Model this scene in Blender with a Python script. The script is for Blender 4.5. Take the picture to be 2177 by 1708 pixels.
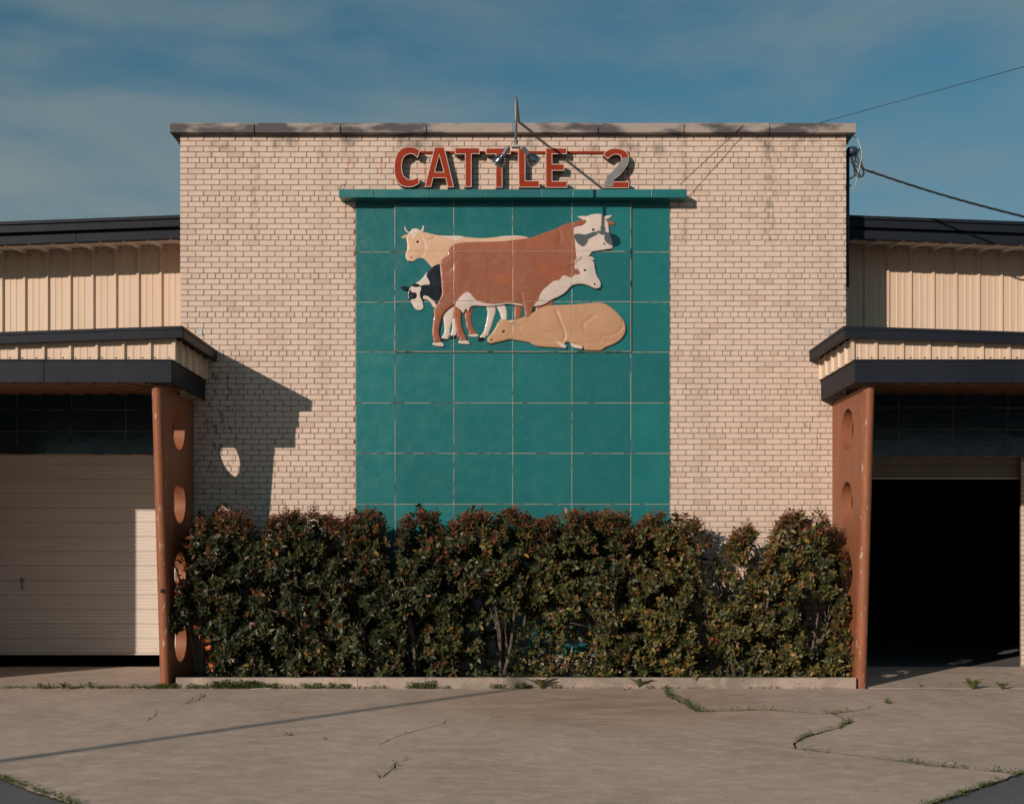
import bpy, bmesh, math, random
import numpy as np
from mathutils import Vector, Matrix, noise as mnoise
from mathutils.geometry import delaunay_2d_cdt

random.seed(7); rng = np.random.default_rng(7)
SC = bpy.context.scene
for o in list(bpy.data.objects): bpy.data.objects.remove(o)

# ------------------------------------------------------------------ units
# lengths below are in "units" of 6 mm, measured on the plane of the brick front
S = 0.006                 # metres per unit
F = 2600.0                # distance camera - brick front, units
CX, HY = 1091.0, 1195.0   # foot of the camera axis in survey coordinates
H = 248.0                 # camera height, units

def zz(py, y=0.0): return H + (HY - py) * (1 + y / F)     # height of a surveyed point lying at depth y
def xx(px, y=0.0): return (px - CX) * (1 + y / F)
def gp(px, py):                                           # surveyed ground point
    zc = H * F / (py - HY); return ((px - CX) * zc / F, zc - F)

# ------------------------------------------------------------------ camera
cam = bpy.data.cameras.new('camera'); camo = bpy.data.objects.new('camera', cam)
SC.collection.objects.link(camo); SC.camera = camo
camo.location = (0, -F * S, H * S); camo.rotation_euler = (math.radians(90), 0, 0)
cam.sensor_width = 36; cam.sensor_fit = 'HORIZONTAL'
cam.lens = 36 * F / 2177
cam.shift_x = (1088.5 - CX) / 2177; cam.shift_y = (HY - 854) / 2177
cam.clip_start = .1; cam.clip_end = 3000

# ------------------------------------------------------------------ light
SX, SZ = .74, .39                                          # sunlight drifts right and down per unit of depth
sun_el = math.atan(SZ / math.hypot(1, SX)); sun_az = math.atan(SX)
sl = bpy.data.lights.new('sun', 'SUN'); slo = bpy.data.objects.new('sun', sl); SC.collection.objects.link(slo)
sl.energy = 3.9; sl.angle = math.radians(.5); sl.color = (1, .835, .715)
slo.rotation_euler = Vector((SX, 1, -SZ)).to_track_quat('-Z', 'Y').to_euler(); slo.location = (-30, -40, 25)
W = bpy.data.worlds.new('World'); SC.world = W; W.use_nodes = True
nt = W.node_tree; nt.nodes.clear()
def N(t, k, **kw):
    n = t.nodes.new(k)
    for a, v in kw.items(): setattr(n, a, v)
    return n
wo = N(nt, 'ShaderNodeOutputWorld'); bg = N(nt, 'ShaderNodeBackground'); sky = N(nt, 'ShaderNodeTexSky')
sky.sky_type = 'NISHITA'; sky.sun_disc = False
sky.sun_elevation = sun_el; sky.sun_rotation = math.pi + sun_az   # sun stands behind the camera, to its left
sky.air_density = 1.0; sky.dust_density = .6; sky.ozone_density = 1.6
tc = N(nt, 'ShaderNodeTexCoord')
mp = N(nt, 'ShaderNodeMapping'); mp.inputs['Rotation'].default_value = (0, .22, .3); mp.inputs['Scale'].default_value = (2.6, 2.6, 8.0)
mp.inputs['Location'].default_value = (2.7, 1.3, 1.45)
n1 = N(nt, 'ShaderNodeTexNoise'); n1.inputs['Scale'].default_value = 1.35; n1.inputs['Detail'].default_value = 7; n1.inputs['Roughness'].default_value = .52
n1.inputs['Distortion'].default_value = .35
rp = N(nt, 'ShaderNodeValToRGB'); rp.color_ramp.elements[0].position = .36; rp.color_ramp.elements[1].position = .64
rp.color_ramp.interpolation = 'EASE'
mlt = N(nt, 'ShaderNodeMath', operation='MULTIPLY'); mlt.inputs[1].default_value = .52
mx = N(nt, 'ShaderNodeMix', data_type='RGBA'); mx.inputs[7].default_value = (2.7, 3.35, 3.5, 1)
tint = N(nt, 'ShaderNodeMix', data_type='RGBA', blend_type='MULTIPLY'); tint.inputs[0].default_value = 1; tint.inputs[7].default_value = (.36, .82, .84, 1)
L = nt.links.new
L(tc.outputs['Generated'], mp.inputs[0]); L(mp.outputs[0], n1.inputs['Vector']); L(n1.outputs['Fac'], rp.inputs[0])
sx = N(nt, 'ShaderNodeSeparateXYZ'); L(tc.outputs['Generated'], sx.inputs[0])
hz = N(nt, 'ShaderNodeMapRange', interpolation_type='SMOOTHSTEP'); L(sx.outputs[2], hz.inputs[0])
hz.inputs[1].default_value = .42; hz.inputs[2].default_value = .12; hz.inputs[3].default_value = .04; hz.inputs[4].default_value = 1.5   # thin haze thickening towards the horizon
n2 = N(nt, 'ShaderNodeTexNoise'); n2.inputs['Scale'].default_value = 2.2; n2.inputs['Detail'].default_value = 3
L(mp.outputs[0], n2.inputs['Vector'])
hn = N(nt, 'ShaderNodeMath', operation='MULTIPLY'); L(hz.outputs[0], hn.inputs[0]); L(n2.outputs['Fac'], hn.inputs[1])
ad = N(nt, 'ShaderNodeMath', operation='ADD', use_clamp=True); L(mlt.outputs[0], ad.inputs[0]); L(hn.outputs[0], ad.inputs[1])
L(rp.outputs[0], mlt.inputs[0]); L(ad.outputs[0], mx.inputs[0]); L(sky.outputs[0], tint.inputs[6]); L(tint.outputs[2], mx.inputs[6])
L(mx.outputs[2], bg.inputs[0]); bg.inputs[1].default_value = .078; L(bg.outputs[0], wo.inputs[0])
SC.view_settings.view_transform = 'Standard'; SC.view_settings.look = 'None'; SC.view_settings.gamma = 1
SC.view_settings.exposure = 0.0; SC.view_settings.use_curve_mapping = False
SC.render.engine = 'CYCLES'

# ------------------------------------------------------------------ materials
def newmat(name):
    m = bpy.data.materials.new(name); m.use_nodes = True
    t = m.node_tree; b = t.nodes['Principled BSDF']
    return m, t, b
def posnode(t, scale=(1, 1, 1)):
    g = N(t, 'ShaderNodeNewGeometry'); p = N(t, 'ShaderNodeMapping'); p.inputs['Scale'].default_value = scale
    t.links.new(g.outputs['Position'], p.inputs[0]); return p.outputs[0]
def noise_fac(t, vec, scale, lo=.35, hi=.65, detail=5, rough=.55, dist=0.0):
    n = N(t, 'ShaderNodeTexNoise'); n.inputs['Scale'].default_value = scale; n.inputs['Detail'].default_value = detail
    n.inputs['Roughness'].default_value = rough; n.inputs['Distortion'].default_value = dist
    t.links.new(vec, n.inputs['Vector'])
    r = N(t, 'ShaderNodeMapRange'); r.inputs[1].default_value = lo; r.inputs[2].default_value = hi
    t.links.new(n.outputs['Fac'], r.inputs[0]); return r.outputs[0]
def math2(t, op, a, b, clamp=False):
    n = N(t, 'ShaderNodeMath', operation=op); n.use_clamp = clamp
    for i, v in enumerate((a, b)):
        if v is None: continue
        if isinstance(v, (int, float)): n.inputs[i].default_value = v
        else: t.links.new(v, n.inputs[i])
    return n.outputs[0]
def mixc(t, fac, a, b, mode='MIX'):
    n = N(t, 'ShaderNodeMix', data_type='RGBA', blend_type=mode)
    for i, v in ((0, fac), (6, a), (7, b)):
        if isinstance(v, (int, float)): n.inputs[i].default_value = v
        elif isinstance(v, tuple): n.inputs[i].default_value = (*v[:3], 1)
        else: t.links.new(v, n.inputs[i])
    return n.outputs[2]
def addbump(t, b, h, strength=.3, dist=.01):
    n = N(t, 'ShaderNodeBump'); n.inputs['Strength'].default_value = strength; n.inputs['Distance'].default_value = dist
    t.links.new(h, n.inputs['Height']); t.links.new(n.outputs[0], b.inputs['Normal'])
def mat(name, col, col2=None, rough=.7, spec=.5, metal=0.0, nscale=3, ncol=(1, 1, 1), lo=.35, hi=.65,
        bump=0, bscale=60, bdist=.004, coat=0, fine=.0):
    m, t, b = newmat(name); v = posnode(t, ncol)
    c = mixc(t, noise_fac(t, v, nscale, lo, hi, 7), col, col2 or tuple(x * .8 for x in col))
    if fine: c = mixc(t, math2(t, 'MULTIPLY', noise_fac(t, posnode(t), 90, .45, .75, 3), fine), c, tuple(x * .5 for x in col))
    t.links.new(c, b.inputs['Base Color'])
    b.inputs['Roughness'].default_value = rough; b.inputs['Metallic'].default_value = metal
    b.inputs['Specular IOR Level'].default_value = spec
    b.inputs['Coat Weight'].default_value = coat; b.inputs['Coat Roughness'].default_value = .08
    if bump: addbump(t, b, noise_fac(t, posnode(t), bscale, .2, .8, 4), bump, bdist)
    return m

def box_mask(t, x0, x1, z0, z1, soft=.15):
    g = N(t, 'ShaderNodeNewGeometry'); s = N(t, 'ShaderNodeSeparateXYZ'); t.links.new(g.outputs['Position'], s.inputs[0])
    def edge(o, a, b):
        r = N(t, 'ShaderNodeMapRange', interpolation_type='SMOOTHSTEP'); r.inputs[1].default_value = a; r.inputs[2].default_value = b
        t.links.new(o, r.inputs[0]); return r.outputs[0]
    a = math2(t, 'MULTIPLY', edge(s.outputs[0], x0 - soft, x0 + soft), edge(s.outputs[0], x1 + soft, x1 - soft))
    c = math2(t, 'MULTIPLY', edge(s.outputs[2], z0 - soft, z0 + soft), edge(s.outputs[2], z1 + soft, z1 - soft))
    return math2(t, 'MULTIPLY', a, c)

def grime(t, c, k=1.0):
    """weather stains of the brick front: drips below the coping joints, tar spatter, rust trails"""
    st = noise_fac(t, posnode(t, (2.2, 1, .28)), 1.6, .50, .74, 6)
    c = mixc(t, math2(t, 'MULTIPLY', st, .20 * k), c, (.16, .125, .095))
    top = box_mask(t, -4.4, 4.4, zz(330) * S, zz(280) * S, .10)
    c = mixc(t, math2(t, 'MULTIPLY', math2(t, 'MULTIPLY', top, noise_fac(t, posnode(t, (2.2, 1, 1.6)), 1.6, .52, .66, 7)), .6 * k), c, (.10, .085, .07))
    for px, w in ((541, 5), (1637, 10), (1455, 4)):
        d = box_mask(t, xx(px - w) * S, xx(px + w) * S, zz(520) * S, zz(285) * S, .07)
        c = mixc(t, math2(t, 'MULTIPLY', math2(t, 'MULTIPLY', d, noise_fac(t, posnode(t, (6, 1, 3)), 3, .44, .60, 7)), .62 * k), c, (.12, .10, .08))
    for px, y0, y1 in ((740, 335, 372), (811, 335, 372), (905, 345, 385), (1270, 350, 372), (735, 428, 470), (965, 385, 398)):
        d = box_mask(t, xx(px - 1.5) * S, xx(px + 1.5) * S, zz(y1) * S, zz(y0) * S, .016)
        c = mixc(t, math2(t, 'MULTIPLY', math2(t, 'MULTIPLY', d, noise_fac(t, posnode(t, (20, 1, 6)), 3, .36, .5, 3)), .9), c, (.40, .13, .035))
    tar = box_mask(t, xx(418) * S, xx(500) * S, zz(1000) * S, zz(775) * S, .2)
    c = mixc(t, math2(t, 'MULTIPLY', math2(t, 'MULTIPLY', tar, noise_fac(t, posnode(t, (1.3, 1, .7)), 9, .55, .60, 8, .75)), .85), c, (.02, .02, .02))
    tar2 = box_mask(t, xx(1690) * S, xx(1765) * S, zz(980) * S, zz(815) * S, .15)
    c = mixc(t, math2(t, 'MULTIPLY', math2(t, 'MULTIPLY', tar2, noise_fac(t, posnode(t, (1.5, 1, .6)), 9, .56, .62, 8, .75)), .6), c, (.05, .045, .04))
    return c

def brick_mat():
    m, t, b = newmat('cream_brick')
    oi = N(t, 'ShaderNodeObjectInfo'); at = N(t, 'ShaderNodeAttribute', attribute_name='tint')
    r = math2(t, 'FRACT', math2(t, 'ADD', oi.outputs['Random'], at.outputs['Fac']), None)
    cr = N(t, 'ShaderNodeValToRGB'); e = cr.color_ramp.elements
    e[0].position = 0; e[0].color = (.62, .482, .395, 1); e[1].position = 1; e[1].color = (.66, .52, .43, 1)
    x = e.new(.06); x.color = (.545, .41, .32, 1); x = e.new(.14); x.color = (.63, .494, .405, 1); x = e.new(.9); x.color = (.65, .512, .42, 1); x = e.new(.96); x.color = (.585, .45, .365, 1)
    t.links.new(r, cr.inputs[0])
    c = mixc(t, math2(t, 'MULTIPLY', noise_fac(t, posnode(t, (1, 1, 2)), 26, .42, .72, 6), .28), cr.outputs[0], (.40, .29, .20))
    c = mixc(t, math2(t, 'MULTIPLY', noise_fac(t, posnode(t), 70, .66, .74, 2), .6), c, (.16, .11, .08))
    t.links.new(grime(t, c), b.inputs['Base Color']); b.inputs['Roughness'].default_value = .82
    b.inputs['Specular IOR Level'].default_value = .3
    addbump(t, b, noise_fac(t, posnode(t), 130, .2, .8, 4), .5, .003)
    return m
def mortar_mat():
    m, t, b = newmat('mortar')
    c = mixc(t, noise_fac(t, posnode(t), 7, .35, .65, 8), (.22, .18, .15), (.36, .305, .26))
    t.links.new(grime(t, c, 1.2), b.inputs['Base Color']); b.inputs['Roughness'].default_value = .95
    addbump(t, b, noise_fac(t, posnode(t), 90, .2, .8, 4), .6, .004)
    return m
def glaze_mat(name, c1, c2, wave=.10, stain=None, rough=.32, coat=.12):
    m, t, b = newmat(name)
    oi = N(t, 'ShaderNodeObjectInfo')
    c = mixc(t, noise_fac(t, posnode(t), 2.2, .3, .7, 6), c1, c2)
    c = mixc(t, math2(t, 'MULTIPLY', oi.outputs['Random'], .75), c, tuple(x * .72 for x in c1))
    c = mixc(t, math2(t, 'MULTIPLY', noise_fac(t, posnode(t), 40, .5, .8, 4), .12), c, tuple(min(1, x * 1.6 + .03) for x in c1))
    if stain: c = mixc(t, math2(t, 'MULTIPLY', noise_fac(t, posnode(t), 3.1, .58, .66, 5), .45), c, stain)
    t.links.new(c, b.inputs['Base Color'])
    r = math2(t, 'ADD', math2(t, 'MULTIPLY', noise_fac(t, posnode(t), 5, .3, .7), .16), rough); t.links.new(r, b.inputs['Roughness'])
    b.inputs['Coat Weight'].default_value = coat; b.inputs['Coat Roughness'].default_value = .06
    h = math2(t, 'ADD', noise_fac(t, posnode(t, (1, 1, 1.6)), 6, .2, .8, 2), math2(t, 'MULTIPLY', noise_fac(t, posnode(t), 45, .2, .8, 2), .10))
    addbump(t, b, h, wave, .03)
    return m

M = {}
M['brick'] = brick_mat(); M['mortar'] = mortar_mat()
M['coping'] = mat('coping_concrete', (.33, .282, .25), (.072, .070, .078), rough=.9, nscale=2.0, ncol=(.75, 1, 2.2), lo=.46, hi=.57, bump=.4, bscale=70, fine=.35)
M['teal'] = glaze_mat('teal_glaze', (.004, .132, .138), (.010, .158, .160), rough=.22, coat=.25)
M['teal_ledge'] = glaze_mat('teal_ledge_glaze', (.005, .135, .142), (.012, .155, .16), rough=.30)
M['grout'] = mat('grout', (.33, .275, .22), (.06, .05, .042), rough=.95, lo=.52, hi=.62, nscale=5, bump=.3)
M['rust_brown'] = glaze_mat('brown_glaze', (.315, .100, .045), (.265, .082, .037), wave=.16, stain=(.33, .082, .012))
M['tan_glaze'] = glaze_mat('tan_glaze', (.56, .315, .175), (.50, .275, .15), wave=.12)
M['tan_glaze_pale'] = glaze_mat('pale_tan_glaze', (.62, .405, .265), (.54, .34, .21), wave=.12)
M['white_glaze'] = glaze_mat('white_glaze', (.64, .54, .475), (.57, .475, .415), wave=.12)
M['black_glaze'] = glaze_mat('black_glaze', (.003, .0045, .009), (.005, .007, .013), wave=.14, rough=.2, coat=0)
M['sign_red'] = mat('sign_red_paint', (.29, .034, .011), (.24, .027, .009), rough=.65, spec=.12, nscale=5, bump=.1, bscale=30)
M['sign_trim'] = mat('sign_trim', (.62, .52, .46), (.50, .40, .35), rough=.6, nscale=9)
M['sign_side'] = mat('sign_return', (.11, .030, .016), (.06, .02, .013), rough=.6, nscale=6)
M['sign_grey'] = mat('bare_sheet', (.20, .20, .20), (.14, .145, .15), rough=.6, nscale=8)
M['fascia'] = mat('charcoal_metal', (.017, .021, .029), (.013, .0165, .024), rough=.45, spec=.08, nscale=1.2, ncol=(1, 1, .3), bump=.12, bscale=2.2, bdist=.03)
M['siding'] = mat('tan_siding', (.63, .48, .355), (.58, .44, .325), rough=.5, spec=.3, nscale=2, ncol=(2, 1, .25), bump=.05, bscale=3, bdist=.02)
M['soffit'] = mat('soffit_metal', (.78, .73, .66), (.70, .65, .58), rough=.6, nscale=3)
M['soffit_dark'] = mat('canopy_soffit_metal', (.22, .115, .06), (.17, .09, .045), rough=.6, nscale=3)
M['screw'] = mat('screw', (.12, .09, .06), rough=.4, metal=.6)
M['shaded_tile'] = glaze_mat('shaded_teal_glaze', (.004, .030, .048), (.003, .016, .028), wave=.05, rough=.10, coat=.05)  # teal lintel tiles, canopy shade and faint blue reflections put into the colour
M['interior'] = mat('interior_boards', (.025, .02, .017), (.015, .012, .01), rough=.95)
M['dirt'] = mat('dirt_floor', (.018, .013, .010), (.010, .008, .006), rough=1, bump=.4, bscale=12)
M['galv'] = mat('galvanised', (.22, .235, .25), (.16, .175, .19), rough=.5, metal=.35, nscale=9)
M['cast_grey'] = mat('cast_box', (.50, .48, .46), (.40, .39, .38), rough=.5, metal=.3)
M['holder'] = mat('lamp_holder', (.22, .23, .25), (.16, .165, .18), rough=.5, metal=.5)
M['cable'] = mat('cable_sheath', (.014, .014, .016), (.008, .008, .01), rough=.6)
M['cable_white'] = mat('bare_wire', (.55, .50, .45), rough=.6)
M['mast'] = mat('mast_blue', (.020, .045, .085), (.014, .03, .06), rough=.45)
M['wire'] = mat('guy_wire', (.05, .045, .04), rough=.5, metal=.5)
M['bark'] = mat('bark', (.13, .10, .082), (.06, .045, .036), rough=.9, nscale=30, ncol=(1, 1, .3), bump=.5, bscale=80)
M['soil'] = mat('soil', (.035, .026, .018), (.02, .015, .011), rough=1, nscale=9, bump=.7, bscale=40, bdist=.02)
M['asphalt'] = mat('asphalt', (.15, .147, .152), (.115, .113, .118), rough=.9, nscale=2, bump=.6, bscale=130, bdist=.008, fine=.5)
M['orange_leaf'] = mat('dry_leaf', (.48, .125, .03), (.32, .075, .02), rough=.7, nscale=14)
M['brown_leaf'] = mat('brown_dry_leaf', (.20, .085, .04), (.10, .045, .022), rough=.8, nscale=14)
M['pale'] = mat('pale_wood', (.62, .55, .46), (.5, .43, .36), rough=.8)
M['pole'] = mat('pole_wood', (.12, .09, .07), (.08, .06, .05), rough=.9)
M['flashing'] = mat('flashing', (.5, .47, .44), (.4, .38, .36), rough=.5)
M['lens'] = None

def reflector():
    m, t, b = newmat('lamp_bulb_silver'); b.inputs['Base Color'].default_value = (.30, .31, .33, 1)
    b.inputs['Metallic'].default_value = 1; b.inputs['Roughness'].default_value = .12
    v = posnode(t); addbump(t, b, noise_fac(t, v, 25, .2, .8, 3), .2, .01); return m
M['bulb'] = reflector()
def lensm():
    m, t, b = newmat('lamp_front_glass'); b.inputs['Base Color'].default_value = (.85, .84, .80, 1)
    b.inputs['Transmission Weight'].default_value = .85; b.inputs['Roughness'].default_value = .15
    v = posnode(t); addbump(t, b, noise_fac(t, v, 90, .2, .8, 3), .3, .01); return m
M['lens'] = lensm()

def fin_mat():
    m, t, b = newmat('brown_painted_concrete')
    c = mixc(t, noise_fac(t, posnode(t, (3, 3, .5)), 2.5, .3, .7, 6), (.30, .112, .050), (.225, .075, .036))
    c = mixc(t, math2(t, 'MULTIPLY', noise_fac(t, posnode(t, (2, 2, .35)), 3, .5, .75, 6), .35), c, (.30, .15, .095))
    g = N(t, 'ShaderNodeNewGeometry'); s = N(t, 'ShaderNodeSeparateXYZ'); t.links.new(g.outputs['Position'], s.inputs[0])
    chips = noise_fac(t, posnode(t, (1, 1, .45)), 9, .665, .68, 8, .72)
    c = mixc(t, math2(t, 'MULTIPLY', chips, .85), c, (.40, .33, .27))
    nose = N(t, 'ShaderNodeAttribute', attribute_name='nose')
    chip2 = math2(t, 'MULTIPLY', nose.outputs['Fac'], noise_fac(t, posnode(t, (1.6, 1.6, .4)), 14, .60, .63, 7, .7))
    c = mixc(t, math2(t, 'MULTIPLY', chip2, .9), c, (.45, .37, .31))
    t.links.new(c, b.inputs['Base Color']); b.inputs['Roughness'].default_value = .52; b.inputs['Specular IOR Level'].default_value = .35
    addbump(t, b, noise_fac(t, posnode(t), 35, .2, .8, 5), .25, .006)
    return m
M['fin'] = fin_mat()

def door_mat():
    m, t, b = newmat('cream_door_metal')
    c = mixc(t, noise_fac(t, posnode(t, (.6, 1, 3)), 2, .35, .65, 6), (.61, .535, .465), (.55, .48, .415))
    c = mixc(t, math2(t, 'MULTIPLY', noise_fac(t, posnode(t, (1, 1, .6)), 16, .64, .72, 6, .7), .6), c, (.15, .12, .10))
    t.links.new(c, b.inputs['Base Color']); b.inputs['Roughness'].default_value = .5
    addbump(t, b, noise_fac(t, posnode(t), 4, .2, .8, 2), .06, .03); return m
M['door'] = door_mat()

def concrete_mat(name, c1, c2, warm=True):
    m, t, b = newmat(name)
    c = mixc(t, noise_fac(t, posnode(t, (1, .8, 1)), .55, .36, .64, 8, .6), c1, c2)
    c = mixc(t, math2(t, 'MULTIPLY', noise_fac(t, posnode(t, (1, .9, 1)), 1.1, .48, .68, 9, .68), .62), c, tuple(x * .58 for x in c1))
    c = mixc(t, math2(t, 'MULTIPLY', noise_fac(t, posnode(t, (.9, 1, 1)), 5.0, .46, .64, 10, .75), .55), c, tuple(min(1, x * 1.35) for x in c1))
    c = mixc(t, math2(t, 'MULTIPLY', noise_fac(t, posnode(t, (.8, 1.1, 1)), 9, .50, .66, 8, .75), .35), c, tuple(x * .55 for x in c1))
    c = mixc(t, math2(t, 'MULTIPLY', noise_fac(t, posnode(t), 1.9, .66, .74, 6, .6), .45), c, (.13, .10, .08))
    if warm:
        g = N(t, 'ShaderNodeNewGeometry'); d = N(t, 'ShaderNodeVectorMath', operation='DISTANCE')
        t.links.new(g.outputs['Position'], d.inputs[0]); d.inputs[1].default_value = (.9, -2.9, 0)
        r = N(t, 'ShaderNodeMapRange', interpolation_type='SMOOTHSTEP'); r.inputs[1].default_value = 2.6; r.inputs[2].default_value = .3
        t.links.new(d.outputs['Value'], r.inputs[0])
        c = mixc(t, math2(t, 'MULTIPLY', math2(t, 'MULTIPLY', r.outputs[0], noise_fac(t, posnode(t, (.7, 1.6, 1)), 1.6, .3, .55, 6)), .8), c, (.36, .215, .13))
    c = mixc(t, math2(t, 'MULTIPLY', noise_fac(t, posnode(t), 60, .40, .7, 4), .30), c, tuple(x * .6 for x in c1))
    c = mixc(t, math2(t, 'MULTIPLY', noise_fac(t, posnode(t), 22, .70, .73, 2), .7), c, (.07, .055, .045))
    t.links.new(c, b.inputs['Base Color']); b.inputs['Roughness'].default_value = .85; b.inputs['Specular IOR Level'].default_value = .35
    h = math2(t, 'ADD', noise_fac(t, posnode(t, (1, 1, 1)), 4, .2, .8, 6), math2(t, 'MULTIPLY', noise_fac(t, posnode(t), 80, .2, .8, 4), .25))
    addbump(t, b, h, .35, .012); return m
M['concrete'] = concrete_mat('apron_concrete', (.57, .44, .35), (.46, .355, .285))
M['ramp'] = concrete_mat('ramp_concrete', (.52, .425, .345), (.44, .36, .29), False)
M['kerb'] = concrete_mat('kerb_concrete', (.38, .31, .25), (.19, .16, .13), False)

def leaf_mat(name, cols, red, rough=.3):
    m, t, b = newmat(name)
    at = N(t, 'ShaderNodeAttribute', attribute_name='tint'); ar = N(t, 'ShaderNodeAttribute', attribute_name='red')
    cr = N(t, 'ShaderNodeValToRGB'); e = cr.color_ramp.elements
    e[0].color = (*cols[0], 1); e[1].color = (*cols[-1], 1)
    for i, c in enumerate(cols[1:-1]): k = e.new((i + 1) / (len(cols) - 1)); k.color = (*c, 1)
    t.links.new(at.outputs['Fac'], cr.inputs[0])
    c = mixc(t, ar.outputs['Fac'], cr.outputs[0], red); t.links.new(c, b.inputs['Base Color'])
    b.inputs['Roughness'].default_value = rough; b.inputs['Specular IOR Level'].default_value = .34
    tr = N(t, 'ShaderNodeBsdfTranslucent'); t.links.new(c, tr.inputs[0])
    ms = N(t, 'ShaderNodeMixShader'); ms.inputs[0].default_value = .14
    t.links.new(b.outputs[0], ms.inputs[1]); t.links.new(tr.outputs[0], ms.inputs[2])
    t.links.new(ms.outputs[0], t.nodes['Material Output'].inputs[0])
    return m
M['leaf'] = leaf_mat('hedge_leaf', [(.013, .019, .009), (.028, .036, .014), (.060, .064, .020), (.125, .112, .030), (.26, .155, .038)], (.28, .062, .024), .42)
M['weed'] = leaf_mat('weed_leaf', [(.045, .075, .028), (.075, .11, .035), (.125, .155, .045), (.20, .20, .07)], (.25, .12, .05), .5)

# ------------------------------------------------------------------ builders
def link(o, parent=None):
    SC.collection.objects.link(o)
    if parent is not None: o.parent = parent
    return o
def tag(o, label=None, cat=None, group=None, kind=None):
    if label: o['label'] = label
    if cat: o['category'] = cat
    if group: o['group'] = group
    if kind: o['kind'] = kind
    return o
def empty(name, loc=(0, 0, 0), parent=None):
    o = bpy.data.objects.new(name, None); o.empty_display_size = .2; o.location = loc
    link(o, parent); return o
class MB:
    def __init__(s): s.v = []; s.f = []; s.m = []
    def add(s, vs, fs, mi=0):
        n = len(s.v); s.v += [tuple(p) for p in vs]; s.f += [tuple(n + i for i in f) for f in fs]; s.m += [mi] * len(fs); return s
    def box(s, x0, x1, y0, y1, z0, z1, mi=0, slope=0.0, sref=0.0):
        d = lambda x: slope * (abs(x) - sref)
        vs = [(x, y, z + d(x)) for x in (x0, x1) for y in (y0, y1) for z in (z0, z1)]
        return s.add(vs, [(0, 1, 3, 2), (4, 6, 7, 5), (0, 4, 5, 1), (2, 3, 7, 6), (0, 2, 6, 4), (1, 5, 7, 3)], mi)
    def tube(s, pts, rad, n=8, mi=0, cap=True):
        pts = [Vector(p) for p in pts]
        if not isinstance(rad, (list, tuple)): rad = [rad] * len(pts)
        base = len(s.v); up = Vector((0, 0, 1)); prev = None
        for i, p in enumerate(pts):
            t = (pts[min(i + 1, len(pts) - 1)] - pts[max(i - 1, 0)]).normalized()
            if prev is None:
                a = t.cross(up if abs(t.z) < .9 else Vector((1, 0, 0))).normalized()
            else: a = (prev - t * prev.dot(t)).normalized()
            prev = a; b = t.cross(a)
            for k in range(n):
                q = p + (a * math.cos(2 * math.pi * k / n) + b * math.sin(2 * math.pi * k / n)) * rad[i]; s.v.append(tuple(q))
        for i in range(len(pts) - 1):
            for k in range(n):
                a0 = base + i * n + k; a1 = base + i * n + (k + 1) % n
                s.f.append((a0, a1, a1 + n, a0 + n)); s.m.append(mi)
        if cap:
            s.f.append(tuple(base + k for k in range(n))[::-1]); s.m.append(mi)
            e = base + (len(pts) - 1) * n; s.f.append(tuple(e + k for k in range(n))); s.m.append(mi)
        return s
    def build(s, name, mats, parent=None, smooth=False, origin=None, bevel=0, recalc=True, weld=False):
        o0 = Vector(origin) if origin else Vector((0, 0, 0))
        me = bpy.data.meshes.new(name)
        me.from_pydata([((x - o0.x) * S, (y - o0.y) * S, (z - o0.z) * S) for x, y, z in s.v], [], s.f)
        if not isinstance(mats, (list, tuple)): mats = [mats]
        for m in mats: me.materials.append(m)
        if len(mats) > 1: me.polygons.foreach_set('material_index', s.m)
        if recalc or weld:
            bm = bmesh.new(); bm.from_mesh(me)
            if weld: bmesh.ops.remove_doubles(bm, verts=bm.verts, dist=1e-5)
            if recalc: bmesh.ops.recalc_face_normals(bm, faces=bm.faces)
            bm.to_mesh(me); bm.free()
        if smooth: me.polygons.foreach_set('use_smooth', [True] * len(me.polygons))
        o = bpy.data.objects.new(name, me); o.location = o0 * S; link(o, parent)
        if bevel:
            b = o.modifiers.new('bevel', 'BEVEL'); b.width = bevel; b.segments = 2; b.limit_method = 'ANGLE'; b.harden_normals = False
        return o
def copyobj(o, parent=None):
    c = o.copy(); link(c, parent); return c

# --- 2-D helpers
def pip(P, poly):
    """points in polygon, vectorised even-odd"""
    P = np.asarray(P, float); x, y = P[:, 0], P[:, 1]; ins = np.zeros(len(P), bool)
    q = np.asarray(poly, float); j = len(q) - 1
    for i in range(len(q)):
        xi, yi = q[i]; xj, yj = q[j]
        c = ((yi > y) != (yj > y)) & (x < (xj - xi) * (y - yi) / ((yj - yi) if yj != yi else 1e-12) + xi)
        ins ^= c; j = i
    return ins
def segdist(P, poly, closed=True):
    P = np.asarray(P, float); q = np.asarray(poly, float); d = np.full(len(P), 1e9)
    n = len(q)
    for i in range(n if closed else n - 1):
        a, b = q[i], q[(i + 1) % n]; ab = b - a; l2 = max(1e-12, (ab ** 2).sum())
        t = np.clip(((P - a) @ ab) / l2, 0, 1)[:, None]
        d = np.minimum(d, np.hypot(*(P - (a + t * ab)).T))
    return d
def smooth_loop(q, it=1):
    """corner-cutting that keeps the traced shape but rounds it"""
    q = [tuple(p) for p in q]
    for _ in range(it):
        r = []
        for i in range(len(q)):
            a, b = q[i], q[(i + 1) % len(q)]
            r += [(a[0] * .78 + b[0] * .22, a[1] * .78 + b[1] * .22), (a[0] * .22 + b[0] * .78, a[1] * .22 + b[1] * .78)]
        q = r
    return q
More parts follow.
